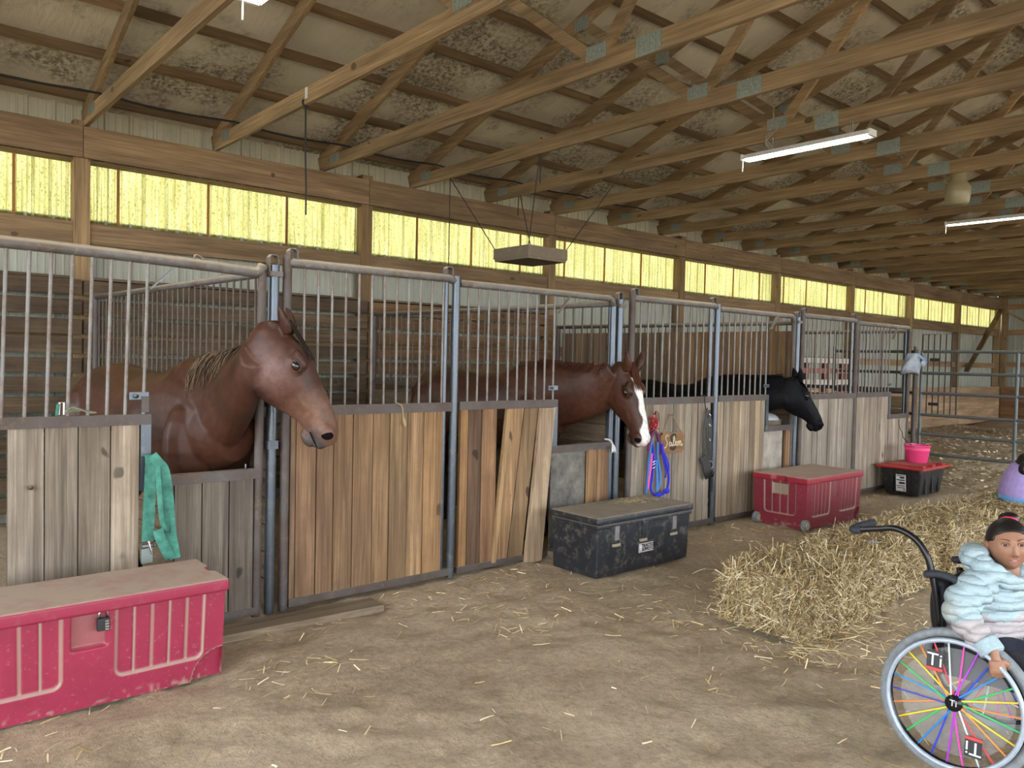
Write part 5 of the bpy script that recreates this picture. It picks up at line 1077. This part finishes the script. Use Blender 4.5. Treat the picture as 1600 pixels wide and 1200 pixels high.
hand((.123,-.318,.513), (.20,-.24,-.95), (.95,.1,.2), (.15,.95,-.1), 'right_hand'); hand((.30,.065,.525), (.7,-.6,-.2), (.2,-.5,.8), (-.2,-.2,-1), 'left_hand')
# head: face frame X forward, Y left, Z up
HC = Vector((.170,-.008,.884)); fa = math.radians(-80); fdir = Vector((math.cos(fa), math.sin(fa), .10)).normalized(); hl = Vector((0,0,1)).cross(fdir).normalized(); hu_ = fdir.cross(hl)
tilt = math.radians(5); hl, hu_ = hl*math.cos(tilt)+hu_*math.sin(tilt), hu_*math.cos(tilt)-hl*math.sin(tilt)
HM = Matrix((fdir, hl, hu_)).transposed().to_4x4(); HM.translation = HC
bm = bmesh.new(); bmesh.ops.create_icosphere(bm, subdivisions=6, radius=1); V = np.array([v.co for v in bm.verts]); faces = [[v.index for v in f.verts] for f in bm.faces]; bm.free()
def skull(V):
    P = V*np.array([.086,.075,.100]); x, y, z = P.T
    low = np.clip((-.015-z)/.085, 0, 1); P[:,1] *= 1-.27*low**1.5; P[:,0] = np.where(x > 0, x*(1-.10*low), x*(1-.45*low)); P[:,2] *= 1
    front = np.clip(V[:,0]*1.6, 0, 1); y, z = P[:,1], P[:,2]; g = lambda cy, cz, sy, sz: np.exp(-((y-cy)/sy)**2-((z-cz)/sz)**2)*front
    d = .018*g(0,-.030,.0095,.010)+.010*g(0,-.012,.007,.016)+.006*(g(.011,-.033,.006,.006)+g(-.011,-.033,.006,.006))
    d += -.0085*(g(.028,.006,.015,.010)+g(-.028,.006,.015,.010)) + .004*(g(.028,.024,.02,.007)+g(-.028,.024,.02,.007)) + .0055*(g(.036,-.028,.018,.016)+g(-.036,-.028,.018,.016))
    d += .0045*g(0,-.055,.018,.010)+.007*g(0,-.082,.016,.010)-.003*g(0,-.067,.018,.005) -.003*g(0,-.044,.006,.006)
    P[:,0] += d; return P
P = skull(V.copy())
me = mesh_np('head', (np.hstack([P, np.ones((len(P),1))])@np.array(HM.transposed()))[:,:3], np.array(faces), SKIN, True); hd_ = add('head', me, ch)
fx = lambda y, z: float(np.interp(0,[0],[0])) 
def surf(y, z):
    """front surface x at (y, z)"""
    k = (P[:,0] > .02); i = np.argmin((P[k,1]-y)**2+(P[k,2]-z)**2); return P[k][i,0]
HW = lambda x, y, z: HM @ Vector((x, y, z))
R3 = HM.to_3x3()
EW = plain('eye_white', (.45,.44,.43), .4); IR = plain('dark_iris', (.018,.010,.007), .1); LIP = plain('lips', (.34,.125,.105), .4)
for s in (-1, 1):
    ex = surf(s*.028,.006); ey = MB().ell(HW(ex-.0070, s*.028, .006), (.0105,.0120,.0078), 16, 10, R3).build('eye', EW, ch, True)
    MB().ell(HW(ex-.0005, s*.028+.0006, .0065), (.0058,.0080,.0080), 14, 8, R3).build('iris', IR, ey, True)
    up_l = [HW(surf(s*.028+a, .006)+.0028-abs(a)*.06, s*.028+a, .006+.0075*math.cos(a/.0145*1.45)) for a in np.linspace(-.0145,.0145,9)]
    MB().tube(up_l, .0026, 6).build('eyelid', SKIN, ey, True); MB().tube([p+hu_*.0016+fdir*.0012 for p in up_l], .0013, 5).build('lashes', HAIRB, ey, True)
    dn_l = [HW(surf(s*.028+a, .004)+.0018-abs(a)*.05, s*.028+a, .006-.0070*math.cos(a/.0145*1.45)) for a in np.linspace(-.0135,.0135,9)]
    MB().tube(dn_l, .0020, 6).build('lower_eyelid', SKIN, ey, True)
    bw = [HW(surf(s*(.012+.032*t), .024+.006*math.sin(t*2.4))+.0012, s*(.012+.032*t), .022+.006*math.sin(t*2.4)) for t in np.linspace(0,1,8)]
    MB().tube(bw, [.0016,.0024,.0026,.0026,.0024,.002,.0016,.001], 6, flat=.7).build('eyebrow', HAIRB, ch, True)
    MB().ell(HW(surf(s*.0065,-.036)-.0012, s*.0065, -.0385), (.0022,.0028,.0016), 8, 6, R3).build('nostril', plain('nostril_dark', (.06,.02,.012), .7) if s < 0 else bpy.data.materials['nostril_dark'], ch, True)
    er_ = MB(); er_.ell(HW(-.008, s*.077, -.004), (.013,.008,.021), 14, 9, R3); er_.torus(HW(-.007, s*.079, -.003), R3 @ Vector((.3,s*1,0)), .013, .004, 18, 6); me = fuse(er_, .002, 2); me.materials.append(SKIN); add('ear', me, ch)
lipu = [HW(surf(a,-.0525)+.0012, a, -.0525+.0028*math.cos(a/.019*1.5)-.0012*math.exp(-(a/.004)**2)+.16*abs(a)**1.0*.0) for a in np.linspace(-.019,.019,11)]
MB().tube(lipu, [.0008]+[.0032]*9+[.0008], 8).build('upper_lip', LIP, ch, True)
lipd = [HW(surf(a,-.063)+.0012, a, -.0605-.0042*math.cos(a/.019*1.5)) for a in np.linspace(-.018,.018,11)]
MB().tube(lipd, [.0008]+[.0040]*9+[.0008], 8).build('lower_lip', LIP, ch, True)
MB().box(-.002,.0020,-.0075,.0075,-.0578,-.0552).xf(HM @ Matrix.Translation((surf(0,-.057)-.0002,0,0))).build('teeth', plain('teeth', (.50,.48,.44), .4), ch)
MB().tube([HM @ Vector((-.02,0,-.07)), HM @ Vector((-.03,0,-.15))], .036, 16).build('neck', SKIN, ch, True)
# hair: cap pulled back to a high bun
keep = []
hairline = lambda p: (p[2] > .052-.35*max(0, -(p[0]-.055))*1.0) if p[0] > .0 else (p[2] > -.028+ .25*(p[0]+.02))
for f in faces:
    c_ = P[f].mean(0)
    if c_[0] > .05: hl_z = .054-.014*(abs(c_[1])/.05)**2
    elif c_[0] > .008: hl_z = .040-.014*min(1.5,(abs(c_[1])/.05)**2)-(.05-c_[0])*.15
    elif c_[0] > -.022: hl_z = .020
    else: hl_z = -.062
    if c_[2] > hl_z: keep.append(f)
H2 = P*np.array([1.07,1.10,1.075])+np.array([-.003,0,.002]); used = sorted({i for f in keep for i in f}); mp_ = {i: k for k, i in enumerate(used)}
me = mesh_np('hair', (np.hstack([H2[used], np.ones((len(used),1))])@np.array(HM.transposed()))[:,:3], np.array([[mp_[i] for i in f] for f in keep]), HAIRB, True); ho = add('hair', me, ch)
so = ho.modifiers.new('s', 'SOLIDIFY'); so.thickness = .010; so.offset = -1
MB().ell(HW(-.060,.022,.100), (.032,.040,.028), 16, 10, R3).build('hair_bun', HAIRB, ch, True); MB().torus(HW(-.050,.018,.090), R3 @ Vector((-.6,.2,1)), .030, .006, 24, 8).build('hair_tie', TINT, ch, True, (.75,.03,.10))
# ================================================================ PERSON ON THE BALE, CUT BY THE FRAME
pr_ = thing('person', 'person in a lilac jacket with blue hem sitting on a bale', 'person', (8.42, 2.44, .385)); mb = MB()
Bp = Vector((8.42, 2.44, .385)); LIL = plain('lilac_fleece', (.40,.30,.62), .85, 0, 30, .12, bumpst=.15)
fx_ = Vector((.5,-.86,0)); sx_v = Vector((.86,.5,0))
loft(mb, [(Bp+Vector((0,0,z))+fx_*o, fx_, w_, h_, h_) for z, o, w_, h_ in ((.0,.0,.225,.17),(.06,.0,.235,.18),(.14,.01,.225,.175),(.22,.03,.205,.165),(.27,.05,.18,.15),(.31,.08,.14,.12),(.34,.10,.09,.08))], 24)
for s in (-1, 1): mb.tube(cat([Bp+sx_v*s*.17+fx_*.08+Vector((0,0,.31)), Bp+sx_v*s*.23+fx_*.15+Vector((0,0,.18)), Bp+sx_v*s*.17+fx_*.32+Vector((0,0,.14))],5), [.062]*6+[.05]*5, 14)
me = fuse(mb, .008, 3); setco(me, coords(me)-np.array(Bp)); me.materials.append(LIL); add('jacket', me, pr_)
MB().rings([[Bp+sx_v*.232*math.cos(a)+fx_*.178*math.sin(a)+Vector((0,0,z)) for a in [2*math.pi*j/28 for j in range(28)]] for z in (.0,.012,.045)]).build('hem', plain('sky_blue_shirt', (.14,.38,.75), .8), pr_, True)
mb = MB()
for s in (-1, 1): mb.tube(cat([Bp+sx_v*s*.09+Vector((0,0,.07)), Bp+sx_v*s*.10+fx_*.22+Vector((0,0,.07)), Bp+sx_v*s*.10+fx_*.40+Vector((0,0,.03)), Bp+sx_v*s*.10+fx_*.44+Vector((0,0,-.18)), Bp+sx_v*s*.10+fx_*.46+Vector((0,0,-.36))],5), [.085]*8+[.07]*8+[.055]*5, 14)
me = fuse(mb, .009, 3); setco(me, coords(me)-np.array(Bp)); me.materials.append(NAVY); add('trousers', me, pr_)
hb_ = Bp+fx_*.13+Vector((0,0,.47)); mb = MB(); mb.ell(hb_, (.085,.085,.105)); mb.ell(hb_+fx_*.075-Vector((0,0,.02)), (.02,.014,.016)); mb.tube([hb_-Vector((0,0,.14)), hb_-Vector((0,0,.05))], .042, 12); me = fuse(mb, .006, 3); setco(me, coords(me)-np.array(Bp)); me.materials.append(SKIN); add('head', me, pr_)
mb = MB(); mb.ell(hb_-fx_*.015+Vector((0,0,.02)), (.098,.098,.105)); mb.ell(hb_-fx_*.09-Vector((0,0,.13)), (.13,.09,.11)); mb.ell(hb_-fx_*.13-sx_v*.13-Vector((0,0,.165)), (.075,.06,.075)); mb.ell(hb_-fx_*.13+sx_v*.06-Vector((0,0,.16)), (.10,.06,.07)); me = fuse(mb, .008, 3); setco(me, coords(me)-np.array(Bp)); me.materials.append(HAIRB); add('hair', me, pr_)
